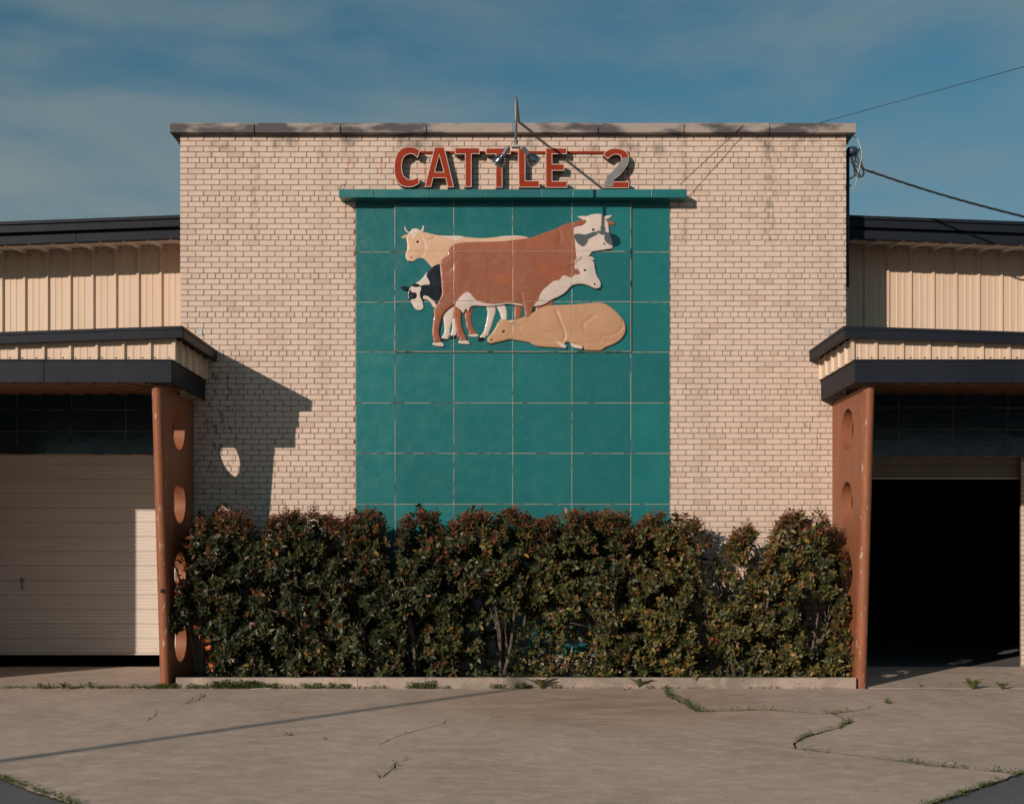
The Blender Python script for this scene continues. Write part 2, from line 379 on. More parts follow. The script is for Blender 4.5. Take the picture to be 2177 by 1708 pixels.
def cdt(loops, pts=(), segs=()):
    V = []; E = []
    for lp in loops:
        n = len(V); V += [Vector(p) for p in lp]; E += [(n + i, n + (i + 1) % len(lp)) for i in range(len(lp))]
    for sg in segs:
        n = len(V); V += [Vector(p) for p in sg]; E += [(n + i, n + i + 1) for i in range(len(sg) - 1)]
    V += [Vector(p) for p in pts]
    v, e, f, *_ = delaunay_2d_cdt(V, E, [], 0, 1e-5)
    v = np.array([(p.x, p.y) for p in v]); f = np.array([t for t in f if len(t) == 3])
    c = v[f].mean(1); ins = np.zeros(len(f), bool)
    for lp in loops: ins ^= pip(c, lp)
    return v, f[ins]
def area2(q): return sum(q[i][0] * q[(i + 1) % len(q)][1] - q[(i + 1) % len(q)][0] * q[i][1] for i in range(len(q)))
def inset(q, d):
    """offset a loop inwards by d (mitred)"""
    sg = 1 if area2(q) > 0 else -1; r = []; n = len(q)
    for i in range(n):
        a, b, c = (Vector(q[i - 1]), Vector(q[i]), Vector(q[(i + 1) % n]))
        u = (b - a).normalized(); w = (c - b).normalized()
        n1 = Vector((-u.y, u.x)) * sg; n2 = Vector((-w.y, w.x)) * sg
        m = n1 + n2; l = m.length
        m = n1 if l < 1e-6 else m / l
        k = d / max(.35, m.dot(n1)); r.append((b.x + m.x * k, b.y + m.y * k))
    return r
def plate(mb, loops, y0, y1, mi_face=0, mi_side=None, back=False):
    """solid plate in the X-Z plane between depths y0 (front) and y1 (back)"""
    v, f = cdt(loops)
    mb.add([(a, y0, b) for a, b in v], [tuple(t) for t in f], mi_face)
    if back: mb.add([(a, y1, b) for a, b in v], [tuple(t)[::-1] for t in f], mi_face)
    for lp in loops:
        n = len(lp); vs = [(a, y0, b) for a, b in lp] + [(a, y1, b) for a, b in lp]
        mb.add(vs, [(i, (i + 1) % n, n + (i + 1) % n, n + i) for i in range(n)], mi_face if mi_side is None else mi_side)
    return mb
# ================================================================== SETTING: ground
WL, WR = xx(383), xx(1799)                    # edges of the brick front
big = 40000
g = MB(); g.add([(-big, -big, -2.4), (big, -big, -2.4), (big, big, -2.4), (-big, big, -2.4)], [(0, 1, 2, 3)])
tag(g.build('asphalt_ground', M['asphalt'], recalc=False), kind='structure')

apron_loop = [(-1517, -192), gp(0, 1652), gp(78, 1684), gp(160, 1708), (-330, -1470), (330, -1470), gp(1983, 1705), gp(2080, 1672), gp(2177, 1640), (1500, -192)]
def wig(pts, n, amp, seed):
    r = random.Random(seed); out = []
    for i in range(len(pts) - 1):
        a, b = Vector(pts[i]), Vector(pts[i + 1]); d = b - a; nn = Vector((-d.y, d.x)).normalized()
        for k in range(n):
            t = k / n; p = a + d * t
            if k: p = p + nn * r.uniform(-amp, amp)
            out.append((p.x, p.y))
    out.append(tuple(pts[-1])); return out
cr = lambda *P: [gp(x, y) for x, y in P]
def z8(*P): return [((2000 + x * .918) / 1.837, (2600 + y * .918) / 1.837) for x, y in P]
def z7(*P): return [((x * .9187) / 1.837, (2600 + y * .9187) / 1.837) for x, y in P]
CRACKS = [  # surveyed crack lines, half width
    (z8((660, 82), (655, 110), (668, 130), (700, 143), (745, 165), (770, 182), (800, 195)), 1.6),
    (z8((800, 195), (880, 192), (950, 190), (1030, 187), (1110, 188), (1190, 192), (1285, 200), (1355, 203)), 1.0),
    (z8((1355, 203), (1420, 196), (1470, 188), (1525, 177)), .9), (z8((1575, 150), (1605, 162)), .8),
    (z8((1355, 203), (1400, 218), (1440, 238), (1400, 260), (1340, 275), (1275, 292), (1225, 312), (1200, 330), (1212, 352)), 1.2),
    (z8((1212, 352), (1300, 362), (1400, 373), (1500, 383), (1640, 402), (1760, 420), (1900, 435), (2020, 445), (2150, 458)), 1.0),
    (z7((872, 120), (850, 140), (800, 155), (768, 163)), .8), (z7((675, 202), (640, 220), (630, 235)), .6),
    (z7((1910, 228), (1860, 250), (1720, 290), (1640, 320), (1615, 335)), .6), (z7((1750, 396), (1690, 405), (1665, 440), (1610, 480)), .7),
    (z7((1205, 294), (1228, 292), (1250, 295)), 1.3), (z7((1370, 308), (1390, 312)), 1.0),
    (z8((0, 222), (110, 228), (230, 240), (350, 258)), .45), (z7((2090, 216), (2150, 220)), .6),
]
slots = []; crack_lines = []
for i, (P, w) in enumerate(CRACKS):
    line = wig([gp(x, y) for x, y in P], 4, 3.0, 100 + i); crack_lines.append(line)
    up, dn = [], []
    rr = random.Random(i)
    for k, p in enumerate(line):
        a = Vector(line[max(0, k - 1)]); b = Vector(line[min(len(line) - 1, k + 1)]); d = (b - a).normalized(); n = Vector((-d.y, d.x))
        ww = 1.6 * w * (.25 if k in (0, len(line) - 1) else rr.uniform(.45, 1.3))
        up.append((p[0] + n.x * ww, p[1] + n.y * ww)); dn.append((p[0] - n.x * ww, p[1] - n.y * ww))
    slots.append(up + dn[::-1])
edge = wig(apron_loop + [apron_loop[0]], 10, 2.0, 5)[:-1]
V, E = [], []
for lp in [edge] + slots:
    n = len(V); V += [Vector(p) for p in lp]; E += [(n + i, n + (i + 1) % len(lp)) for i in range(len(lp))]
v, e, f, *_ = delaunay_2d_cdt(V, E, [], 0, 1e-4)
v = np.array([(p.x, p.y) for p in v]); f = np.array([t for t in f if len(t) == 3]); c = v[f].mean(1)
keep = pip(c, edge)
for sl_ in slots: keep &= ~pip(c, sl_)
mb = MB(); mb.add([(a, b, 0) for a, b in v], [tuple(t) for t in f[keep]])
for q_, lp in enumerate([edge] + slots):
    n = len(lp); mb.add([(a, b, 0) for a, b in lp] + [(a, b, -4) for a, b in lp], [(i, (i + 1) % n, n + (i + 1) % n, n + i) for i in range(n)], 1)
tag(mb.build('concrete_apron', [M['concrete'], M['soil']]), kind='structure')
mb = MB(); mb.add([(a, b, -1.7) for a, b in inset(apron_loop, 3)], [tuple(range(len(apron_loop)))])
tag(mb.build('crack_soil', M['soil'], recalc=False), kind='structure')
# ramps in front of the two doors
for s in (-1, 1):
    mb = MB(); ys = np.linspace(-188.5, 282, 8)
    prof = [(y, max(0, 2.2 * (y + 188.5) / 470) + .4) for y in ys]
    vs = [(s * x, y, z) for y, z in prof for x in (701.5, 900, 1150, 1540)]
    mb.add(vs, [(i * 4 + k, i * 4 + k + 1, i * 4 + k + 5, i * 4 + k + 4) for i in range(7) for k in range(3)])
    mb.add([(s * 701.5, -188.5, -5), (s * 1540, -188.5, -5), (s * 1540, -188.5, .4), (s * 701.5, -188.5, .4)], [(0, 1, 2, 3)])
    tag(mb.build('door_pavement', M['ramp'], recalc=False), kind='structure')
# planter soil
mb = MB(); nx, ny = 70, 9; vs = []
for j in range(ny):
    for i in range(nx):
        x = -676 + 1352 * i / (nx - 1); y = -180 + 179 * j / (ny - 1)
        vs.append((x, y, 15 + 5 * mnoise.noise(Vector((x * .03, y * .03, 2)))))
mb.add(vs, [(j * nx + i, j * nx + i + 1, (j + 1) * nx + i + 1, (j + 1) * nx + i) for j in range(ny - 1) for i in range(nx - 1)])
tag(mb.build('planter_soil', M['soil'], smooth=True, recalc=False), kind='structure')
# kerb, in cast lengths
kerb = MB().box(-664, 674, -187.5, -178.5, -4, 20.0).build('kerb', M['kerb']); tag(kerb, kind='structure')
kx = [-665, xx(760, -190), xx(905, -190), xx(1184, -190), xx(1350, -190), xx(1640, -190), 676]
for a, b in zip(kx[:-1], kx[1:]):
    mb = MB(); n = max(4, int((b - a) / 14)); vs = []
    for i in range(n + 1):
        x = a + .35 + (b - a - .7) * i / n
        j = lambda k: .55 * mnoise.noise(Vector((x * .09, k * 7.3, 1.7)))
        vs += [(x, -190 + j(1), -4), (x, -190 + j(2), 19.5 + j(3)), (x, -188.6 + j(4), 21 + j(3)), (x, -178 + j(5), 21.4 + j(6)), (x, -176.5, 19.5), (x, -176.5, -4)]
    fs = [(i * 6 + k, i * 6 + k + 1, i * 6 + k + 7, i * 6 + k + 6) for i in range(n) for k in range(5)] + [tuple(range(6)), tuple(n * 6 + k for k in range(6))[::-1]]
    mb.add(vs, fs); mb.build('kerb_length', M['kerb'], kerb)

# ================================================================== BRICK ENTRANCE BLOCK
block = empty('brick_building', (0, 0, 0))
tag(block, 'cream brick entrance block with flat concrete coping between two metal clad wings', 'building')
ZTOP = zz(286); BD = 1100
core = MB().box(WL + 1.6, WR - 1.6, 1.15, BD, -5, ZTOP)
core.build('wall', M['mortar'], block)
MB().box(WL + 4, WR - 4, 6, BD - 4, ZTOP + .4, ZTOP + 6).build('roof', M['asphalt'], block)

COURSE = 11.72; HEAD0 = 334.6
PXL, PXR = 756.6, 1423.8                       # tile panel edges
def rows(py0, py1):
    k = math.ceil((py0 - HEAD0) / COURSE - 1e-6)
    while HEAD0 + (k + 1) * COURSE <= py1 + 2:
        yield k, HEAD0 + k * COURSE, HEAD0 + (k + 1) * COURSE; k += 1
def course_rects(k, x0, x1):
    """bricks of one course between x0 and x1 (units): list of (a, b)"""
    r = random.Random(k * 31 + int(x0)); J = 1.85; out = []
    if k % 7 == 0:
        x = x0; first = [16.0, 25.5] if (k // 7) % 2 == 0 else [25.0]
        ws = first + [16.85] * 400
    else:
        ws = ([16.9] if k % 2 == 0 else []) + [33.62] * 400
    x = x0
    for w in ws:
        b = min(x + w, x1)
        if b - x < 3: break
        a_ = x + (0 if x == x0 else J / 2 + r.uniform(-.25, .25)); b_ = b - (0 if b >= x1 - .01 else J / 2 + r.uniform(-.25, .25))
        out.append((a_, b_)); x = b
        if x >= x1 - .01: break
    return out
def brick_rings(x0, x1, z0, z1, yf, r, c=None):
    """verts and faces of a chipped, slightly rounded brick; axes (u, depth, z)"""
    cc = [r.choice((r.uniform(.5, 1.3), r.uniform(1.0, 2.4))) for _ in range(4)]
    def loop(ins):
        a, b, c0, d = x0 + ins, x1 - ins, z0 + ins, z1 - ins
        k = cc
        return [(a + k[0], c0), (b - k[1], c0), (b, c0 + k[1] * .8), (b, d - k[2] * .8), (b - k[2], d), (a + k[3], d), (a, d - k[3] * .8), (a, c0 + k[0] * .8)]
    vs = [(u, 1.6, z) for u, z in loop(0)] + [(u, yf + .45, z) for u, z in loop(0)] + [(u, yf, z) for u, z in loop(.42)]
    fs = [(i, (i + 1) % 8, 8 + (i + 1) % 8, 8 + i) for i in range(8)] + [(8 + i, 8 + (i + 1) % 8, 16 + (i + 1) % 8, 16 + i) for i in range(8)] + [tuple(range(16, 24))]
    return vs, fs
rb = random.Random(3)
BR = []                                        # all front bricks (x0, x1, z0, z1)
for k, ya, yb in rows(286, 1447):
    z1, z0 = zz(ya) - .84 + rb.uniform(-.12, .12), zz(yb) + .84 + rb.uniform(-.12, .12)
    if ya > 425:
        spans = [(WL, xx(PXL) - .8), (xx(PXR) + .8, WR)]
    elif yb > 402: spans = [(WL, WR)]
    else: spans = [(WL, WR)]
    if ya > 1396: spans = [(WL, WR)]
    for a, b in spans:
        if a > 0:                              # right-hand panel: keep the bond running through
            rects = [(max(p, a), q) for p, q in course_rects(k, WL, WR) if q > a + 2]
        else: rects = [(p, min(q, b)) for p, q in course_rects(k, WL, WR) if p < b - 2]
        for p, q in rects: BR.append((p, q, z0, z1, k))
# the 300 whole stretchers nearest the camera that the picture shows, singly
def shown(bk):
    x0, x1, z0, z1, k = bk; px = CX + (x0 + x1) / 2; py = HY + H - z0
    return 30 < x1 - x0 < 34.5 and py < 1075 and 412 < px < 1765 and not (px < 470 and py > 690)
cand = sorted([i for i, bk in enumerate(BR) if shown(bk)], key=lambda i: abs(BR[i][0] + BR[i][1]) ** 2 / 4 + (BR[i][2] - H) ** 2)[:300]
single = set(cand)
protos = []
for q in range(10):
    r = random.Random(50 + q); vs, fs = brick_rings(-15.9 + r.uniform(-.1, .2), 15.9 + r.uniform(-.2, .1), -5.02, 5.02, r.uniform(-.22, .12), r)
    me = bpy.data.meshes.new('brick'); me.from_pydata([(a * S, b * S, c * S) for a, b, c in vs], [], fs); me.materials.append(M['brick'])
    bm = bmesh.new(); bm.from_mesh(me); bmesh.ops.recalc_face_normals(bm, faces=bm.faces); bm.to_mesh(me); bm.free(); protos.append(me)
for i in cand:
    x0, x1, z0, z1, k = BR[i]
    o = bpy.data.objects.new('brick', protos[rb.randrange(10)]); o.location = ((x0 + x1) / 2 * S, rb.uniform(-.1, .1) * S, (z0 + z1) / 2 * S)
    o.rotation_euler = (0, rb.uniform(-.003, .003), 0); link(o, block)
def tinted(mb, name, mats, parent, tints, recalc=True, kind=None):
    me = bpy.data.meshes.new(name); me.from_pydata([(x * S, y * S, z * S) for x, y, z in mb.v], [], mb.f)
    for m in (mats if isinstance(mats, list) else [mats]): me.materials.append(m)
    a = me.attributes.new('tint', 'FLOAT', 'POINT'); a.data.foreach_set('value', tints)
    if recalc:
        bm = bmesh.new(); bm.from_mesh(me); bmesh.ops.recalc_face_normals(bm, faces=bm.faces); bm.to_mesh(me); bm.free()
    o = bpy.data.objects.new(name, me); link(o, parent)
    if kind: o['kind'] = kind
    return o
mb = MB(); tn = []
for i, (x0, x1, z0, z1, k) in enumerate(BR):
    if i in single: continue
    vs, fs = brick_rings(x0, x1, z0, z1, rb.uniform(-.25, .15), rb); mb.add(vs, fs); tn += [rb.random()] * len(vs)
# return faces of the block: beside the wings and above their roofs
for s in (-1, 1):
    for k, ya, yb in rows(286, 1447):
        z1, z0 = zz(ya) - .72, zz(yb) + .72
        ymax = 196 if ya > 470 else 620
        for a, b in course_rects(k + 1, 1.5, ymax):
            vs, fs = brick_rings(a, b, z0, z1, rb.uniform(-.2, .15), rb)
            mb.add([(s * (-WL - v[1]), v[0], v[2]) for v in vs], fs); tn += [rb.random()] * len(vs)
tinted(mb, 'brickwork', M['brick'], block, tn, kind='stuff')

# coping
cxs = [361, 541, 724, 907, 1090, 1272.5, 1455, 1637, 1820]
z1c, z0c = zz(261, -16), zz(281.5, -16)
for i, (a, b) in enumerate(zip(cxs[:-1], cxs[1:])):
    A, B = xx(a, -16), xx(b, -16); g0 = 0 if i == 0 else 1.0; g1 = 0 if i == 7 else 1.0
    dz = rb.uniform(-.25, .25)
    MB().box(A + g0, B - g1, -16, 46, z0c + dz, z1c + dz).build('coping_stone', M['coping'], block, bevel=.004)
for s in (-1, 1):
    for i in range(6):
        x0, x1 = sorted((s * 726.3, s * 668)); MB().box(x0, x1, 46.7 + i * 176, 46.7 + i * 176 + 174.8, z0c, z1c).build('coping_stone', M['coping'], block, bevel=.004)
MB().box(-708, 708, -5, 40, ZTOP - .3, z0c - .2).build('coping_bed', M['mortar'], block)

# glazed ledge above the tile panel
ledge = MB().box(xx(721, -36) + .5, xx(1459.5, -36) - .5, -34, 1, zz(418.5, -36), zz(403, -36)).build('ledge', M['teal_ledge'], block)
lx = [719.8, 794.8, 913.7, 1030, 1149.3, 1216.8, 1267.4, 1383.7, 1460.8]
for a, b in zip(lx[:-1], lx[1:]):
    MB().box(xx(a, -36) + .5, xx(b, -36) - .5, -36 + rb.uniform(-.3, .3), -30, zz(419.5, -36) + rb.uniform(-.3, .2), zz(402, -36) + rb.uniform(-.2, .3)).build('ledge_tile', M['teal_ledge'], ledge, bevel=.004)
MB().box(xx(721, -36) + .5, xx(1459.5, -36) - .5, -33.5, 1, zz(402.6, -36), zz(402, -36) + .5).build('ledge_top', M['teal_ledge'], ledge)

# ================================================================== TILE PANEL WITH CATTLE
panel = empty('tile_mural', (0, 0, 0))
tag(panel, 'teal glazed tile panel with painted cattle in relief on the brick front', 'mural')
TX = [756.6, 839.8, 964.4, 1089.3, 1215.3, 1340.6, 1423.8]
TY = [429, 535.8, 642, 748, 856, 963, 1071, 1178, 1285, 1392]
MB().box(xx(756.6) - .4, xx(1423.8) + .4, -.85, 1.65, zz(1392), zz(425)).build('grout', M['grout'], panel)
YT, YR = -1.4, -5.6
def tile_mesh(w, h, d, r):
    """cushion-edged glazed tile, front at 0, reaching back to d"""
    mb = MB(); k = 1.1
    def lp(i, y): return [(-w / 2 + i, y, -h / 2 + i), (w / 2 - i, y, -h / 2 + i), (w / 2 - i, y, h / 2 - i), (-w / 2 + i, y, h / 2 - i)]
    vs = lp(0, d) + lp(0, .22) + lp(.07, .08) + lp(.25, 0)
    fs = [(a * 4 + i, a * 4 + (i + 1) % 4, a * 4 + 4 + (i + 1) % 4, a * 4 + 4 + i) for a in range(3) for i in range(4)] + [(12, 13, 14, 15)]
    return mb.add(vs, fs)
for j in range(len(TY) - 1):
    for i in range(6):
        rel = j < 3 and 1 <= i <= 4; yf = YR if rel else YT
        ins = .75
        x0, x1, z1, z0 = xx(TX[i]) + ins, xx(TX[i + 1]) - ins, zz(TY[j]) - ins, zz(TY[j + 1]) + ins
        o = tile_mesh(x1 - x0, z1 - z0, -yf + .5, rb).build('tile', M['teal'], panel)
        o.location = ((x0 + x1) / 2 * S, (yf + rb.uniform(-.12, .12)) * S, (z0 + z1) / 2 * S)
        if not rel: o.rotation_euler = (rb.uniform(-.0025, .0025), 0, rb.uniform(-.0025, .0025))
# grout lines between the raised tiles
mb = MB()
for x in TX[1:6]: mb.box(xx(x) - .8, xx(x) + .8, YR + .30, -.3, zz(748), zz(429))
for y in TY[1:4]: mb.box(xx(839.8), xx(1340.6), YR + .34, -.35, zz(y) - .8, zz(y) + .8)
mb.build('raised_grout', M['grout'], panel)

def C(*P):  # relief survey -> units on the panel (x, z)
    return [((1500 + .4593 * x) / 1.837 - CX, H + HY - (800 + .4593 * y) / 1.837) for x, y in P]
JX = [xx(x) for x in TX[1:6]]; JZ = [zz(y) for y in TY[1:4]]
def relief(name, outline, base, dome, mats, parent, width=5.0, grooves=(), bulges=(), label=None, owner=None, lift=0.0, grid=2.6, it=1):
    """carved, rounded slab following an outline; joints of the tiles run through it as grout lines"""
    lp = smooth_loop(outline, it); L_ = np.array(lp)
    own = np.array(owner if owner is not None else lp)
    x0, z0 = L_.min(0); x1, z1 = L_.max(0)
    gx, gz = np.meshgrid(np.arange(x0 + grid / 2, x1, grid), np.arange(z0 + grid / 2, z1, grid)); P = np.c_[gx.ravel(), gz.ravel()]
    P = P[pip(P, lp)]
    if len(P): P = P[segdist(P, lp) > .55]
    # rim points give the rounded shoulder its shape
    rim = []
    for d_ in (.7, 1.6):
        q = inset(lp, d_); rim += [p for p in q]
    rim = np.array(rim); rim = rim[pip(rim, lp)] if len(rim) else rim
    if len(rim): rim = rim[segdist(rim, lp) > .45]
    P = np.vstack([P, rim]) if len(rim) else P
    w = .42; segs = []
    for x in JX:
        if x0 - 1 < x < x1 + 1:
            P = P[np.abs(P[:, 0] - x) > w * 1.4]
            zs = np.arange(z0 - .5, z1 + .5, grid); segs += [[(x + o, z) for z in zs] for o in (-w, 0, w)]
    for z in JZ:
        if z0 - 1 < z < z1 + 1:
            P = P[np.abs(P[:, 1] - z) > w * 1.4]
            xs = np.arange(x0 - .5, x1 + .5, grid); segs += [[(x, z + o) for x in xs] for o in (-w, 0, w)]
    v, f = cdt([lp], [tuple(p) for p in P], segs)
    d = segdist(v, own); ins = pip(v, own); d = np.where(ins, d, 0)
    h = base + .52 * dome * (.55 * (1 - np.exp(-d / .55)) + .45 * (1 - np.exp(-d / (width * 2.2)))) + lift
    for (cx_, cz_), (rx, rz), hh in bulges:
        q = ((v[:, 0] - cx_) / rx) ** 2 + ((v[:, 1] - cz_) / rz) ** 2; h += hh * np.exp(-q * 1.3)
    for line, gd, gw in grooves:
        dd = segdist(v, line, False); h -= 1.25 * gd * np.exp(-(dd / gw) ** 2)
    for x in JX: h = np.where(np.abs(v[:, 0] - x) < .05, h - .22, h)
    for z in JZ: h = np.where(np.abs(v[:, 1] - z) < .05, h - .22, h)
    c = v[f].mean(1); mi = np.zeros(len(f), int)
    for x in JX: mi |= (np.abs(c[:, 0] - x) < w)
    for z in JZ: mi |= (np.abs(c[:, 1] - z) < w)
    mb = MB(); n0 = 0
    mb.v = [(a, YR - hh, b) for (a, b), hh in zip(v, h)]; mb.f = [tuple(t) for t in f]; mb.m = [int(k) for k in mi]
    o = mb.build(name, [mats, M['grout']], parent, smooth=True, recalc=True)
    # rim going back to the tile
    he = base + lift; n = len(lp); dl = np.where(pip(L_, own), segdist(L_, own), 0)
    hl = base + .52 * dome * (.55 * (1 - np.exp(-dl / .55)) + .45 * (1 - np.exp(-dl / (width * 2.2)))) + lift
    if owner is None:
        s = MB(); s.add([(a, YR - hh, b) for (a, b), hh in zip(lp, hl)] + [(a, YR + .3, b) for a, b in lp], [(i, (i + 1) % n, n + (i + 1) % n, n + i) for i in range(n)])
        me2 = s.build(name + '_rim', mats, parent, smooth=False)
        bm = bmesh.new(); bm.from_mesh(o.data); bm.from_mesh(me2.data); bm.to_mesh(o.data); bm.free()
        m2 = me2.data; bpy.data.objects.remove(me2); bpy.data.meshes.remove(m2)
        if o.data.polygons[0].normal.y > 0: o.data.flip_normals()
    if label: o['label'] = label
    return o, lp
def spot(name, cx, cy, rx, ry, rot, hgt, m, parent):
    (x, z), = C((cx, cy)); rx *= .25; ry *= .25; mb = MB(); n = 12
    ring = lambda k, y: [(x + k * (rx * math.cos(a) * math.cos(rot) - ry * math.sin(a) * math.sin(rot)), YR - y, z - k * (rx * math.cos(a) * math.sin(rot) + ry * math.sin(a) * math.cos(rot))) for a in np.linspace(0, 2 * math.pi, n, endpoint=False)]
    vs = ring(1, hgt - .6) + ring(1, hgt) + ring(.6, hgt + .35) + [(x, YR - hgt - .45, z)]
    fs = [(a * n + i, a * n + (i + 1) % n, a * n + n + (i + 1) % n, a * n + n + i) for a in range(2) for i in range(n)] + [(2 * n + i, 2 * n + (i + 1) % n, 3 * n) for i in range(n)]
    return mb.add(vs, fs).build(name, m, parent, smooth=True)
WG, BG, RG, TG, PG = M['white_glaze'], M['black_glaze'], M['rust_brown'], M['tan_glaze'], M['tan_glaze_pale']
EYE = mat('eye_glaze', (.03, .02, .018), rough=.15)

# pale tan cow, behind
tan, tlp = relief('tan_cow', C((190, 290), (205, 255), (222, 236), (240, 212), (265, 206), (295, 212), (320, 235), (345, 238), (400, 252), (440, 262), (475, 267), (540, 270), (600, 268), (650, 270), (700, 280), (780, 288), (850, 290), (930, 284), (1000, 273), (1080, 267), (1160, 268), (1210, 277), (1240, 290), (1240, 330), (1000, 345), (780, 350), (650, 360), (600, 380), (560, 430), (520, 520), (470, 540), (440, 545), (410, 540), (395, 520), (350, 470), (322, 455), (300, 458), (280, 465), (262, 478), (240, 490), (210, 486), (190, 468), (183, 440), (188, 415), (198, 395), (200, 350), (195, 310)),
    .9, 2.2, PG, panel, grooves=[(C((318, 280), (345, 330), (350, 380), (335, 430), (300, 455)), .8, 1.6), (C((262, 350), (275, 335), (300, 330)), .5, 1.2), (C((235, 400), (290, 410), (330, 395)), .4, 1.5)],
    bulges=[(C((270, 360))[0], (14, 22), .8)], label='pale tan cow with white forehead and upturned horns')
def sub(name, pts, owner, base, dome, m, parent, lift=.28, it=1, **k): return relief(name, C(*pts), base, dome, m, parent, owner=owner, lift=lift, it=it, **k)[0]
sub('forehead_patch', [(218, 245), (240, 214), (265, 208), (295, 214), (300, 232), (272, 262), (250, 308), (240, 290), (235, 265)], tlp, .9, 2.2, WG, tan)
sub('back_patch', [(475, 268), (540, 271), (600, 269), (650, 271), (690, 281), (640, 300), (595, 318), (585, 300), (560, 290), (520, 285), (490, 278)], tlp, .9, 2.2, WG, tan)
sub('back_patch', [(945, 284), (1000, 274), (1080, 268), (1160, 269), (1185, 275), (1140, 282), (1080, 288), (1000, 290)], tlp, .9, 2.2, WG, tan)
relief('horn', C((178, 185), (183, 183), (187, 205), (196, 222), (212, 234), (228, 240), (218, 252), (195, 242), (180, 222), (175, 200)), .8, 3.2, WG, tan, width=2, grid=1.4)
relief('horn', C((333, 180), (342, 182), (345, 205), (340, 230), (325, 242), (300, 244), (298, 228), (318, 221), (328, 205)), .8, 3.6, WG, tan, width=2, grid=1.4)
relief('ear', C((143, 280), (175, 264), (207, 252), (214, 266), (196, 290), (165, 292)), .6, 2.4, PG, tan, width=2, grid=1.6)
relief('ear', C((320, 258), (350, 252), (395, 264), (424, 274), (412, 290), (385, 303), (350, 298), (325, 280)), 2.2, 1.5, PG, tan, width=2, grid=1.6)
spot('eye', 287, 321, 12, 10, -.5, 2.68, EYE, tan); spot('nostril', 234, 450, 5, 10, .5, 2.38, EYE, tan); spot('mouth', 222, 487, 18, 5, .1, 1.38, EYE, tan)

# black and white cow
hol, hlp = relief('black_and_white_cow', C((478, 505), (440, 516), (410, 535), (375, 570), (350, 605), (310, 645), (270, 672), (240, 680), (222, 705), (205, 745), (203, 780), (210, 815), (235, 840), (250, 865), (265, 890), (290, 903), (325, 900), (340, 880), (335, 850), (330, 825), (345, 808), (380, 815), (400, 840), (415, 870), (432, 885), (470, 880), (520, 800), (530, 740), (520, 600)),
    1.6, 2.4, BG, panel, label='black and white cow with lowered head')
sub('neck_patch', [(282, 666), (312, 646), (347, 606), (368, 572), (360, 610), (375, 635), (390, 660), (392, 685), (350, 685), (310, 695), (285, 685), (264, 678)], hlp, 1.6, 2.4, WG, hol)
sub('face_patch', [(227, 712), (237, 698), (275, 707), (315, 700), (317, 725), (305, 755), (308, 790), (320, 812), (329, 825), (334, 850), (338, 880), (324, 898), (290, 901), (266, 889), (251, 864), (236, 839), (222, 818), (245, 808), (270, 805), (283, 785), (280, 760), (262, 748), (240, 752), (232, 735)], hlp, 1.6, 2.4, WG, hol)
sub('throat_patch', [(332, 785), (350, 775), (380, 785), (400, 805), (425, 820), (440, 845), (450, 870), (433, 883), (415, 868), (400, 838), (380, 814), (350, 808), (334, 805)], hlp, 1.6, 2.4, WG, hol)
relief('ear', C((138, 697), (165, 696), (205, 702), (228, 712), (222, 730), (205, 741), (175, 736), (150, 718)), .8, 3.0, BG, hol, width=2, grid=1.6)
relief('ear', C((238, 680), (270, 674), (300, 682), (306, 695), (275, 702), (245, 696)), 3.0, 1.6, BG, hol, width=2, grid=1.6)
spot('eye', 250, 780, 9, 9, 0, 2.98, EYE, hol); spot('nostril', 290, 868, 5, 9, .2, 2.68, EYE, hol); spot('mouth', 305, 900, 16, 4, 0, 1.78, EYE, hol)
for pts, hoof in (([(498, 940), (530, 900), (570, 870), (605, 870), (598, 930), (585, 985), (572, 1020), (562, 1060), (560, 1100), (566, 1112), (550, 1116), (546, 1146), (520, 1150), (483, 1136), (505, 1110), (516, 1075), (512, 1010), (505, 975)], [(480, 1133), (505, 1138), (546, 1146), (551, 1155), (520, 1161), (488, 1153)]),
                  ([(580, 985), (600, 950), (625, 1000), (618, 1060), (616, 1112), (585, 1120), (563, 1112), (576, 1080), (582, 1040)], [(548, 1143), (560, 1116), (590, 1116), (615, 1110), (616, 1135), (580, 1143)]),
                  ([(860, 850), (945, 850), (951, 910), (935, 960), (915, 1030), (890, 1090), (886, 1112), (865, 1116), (862, 1136), (808, 1129), (845, 1090), (860, 1040), (875, 970), (882, 910)], [(785, 1155), (808, 1127), (862, 1132), (850, 1156), (825, 1166)]),
                  ([(945, 850), (1020, 845), (1042, 890), (1046, 980), (1000, 990), (985, 920)], None)):
    lg, llp = relief('leg', C(*pts), .7, 2.4, WG, hol, width=3, grid=2)
    if hoof: relief('hoof', C(*hoof), 1.0, 2.4, BG, hol, width=2, grid=1.6)

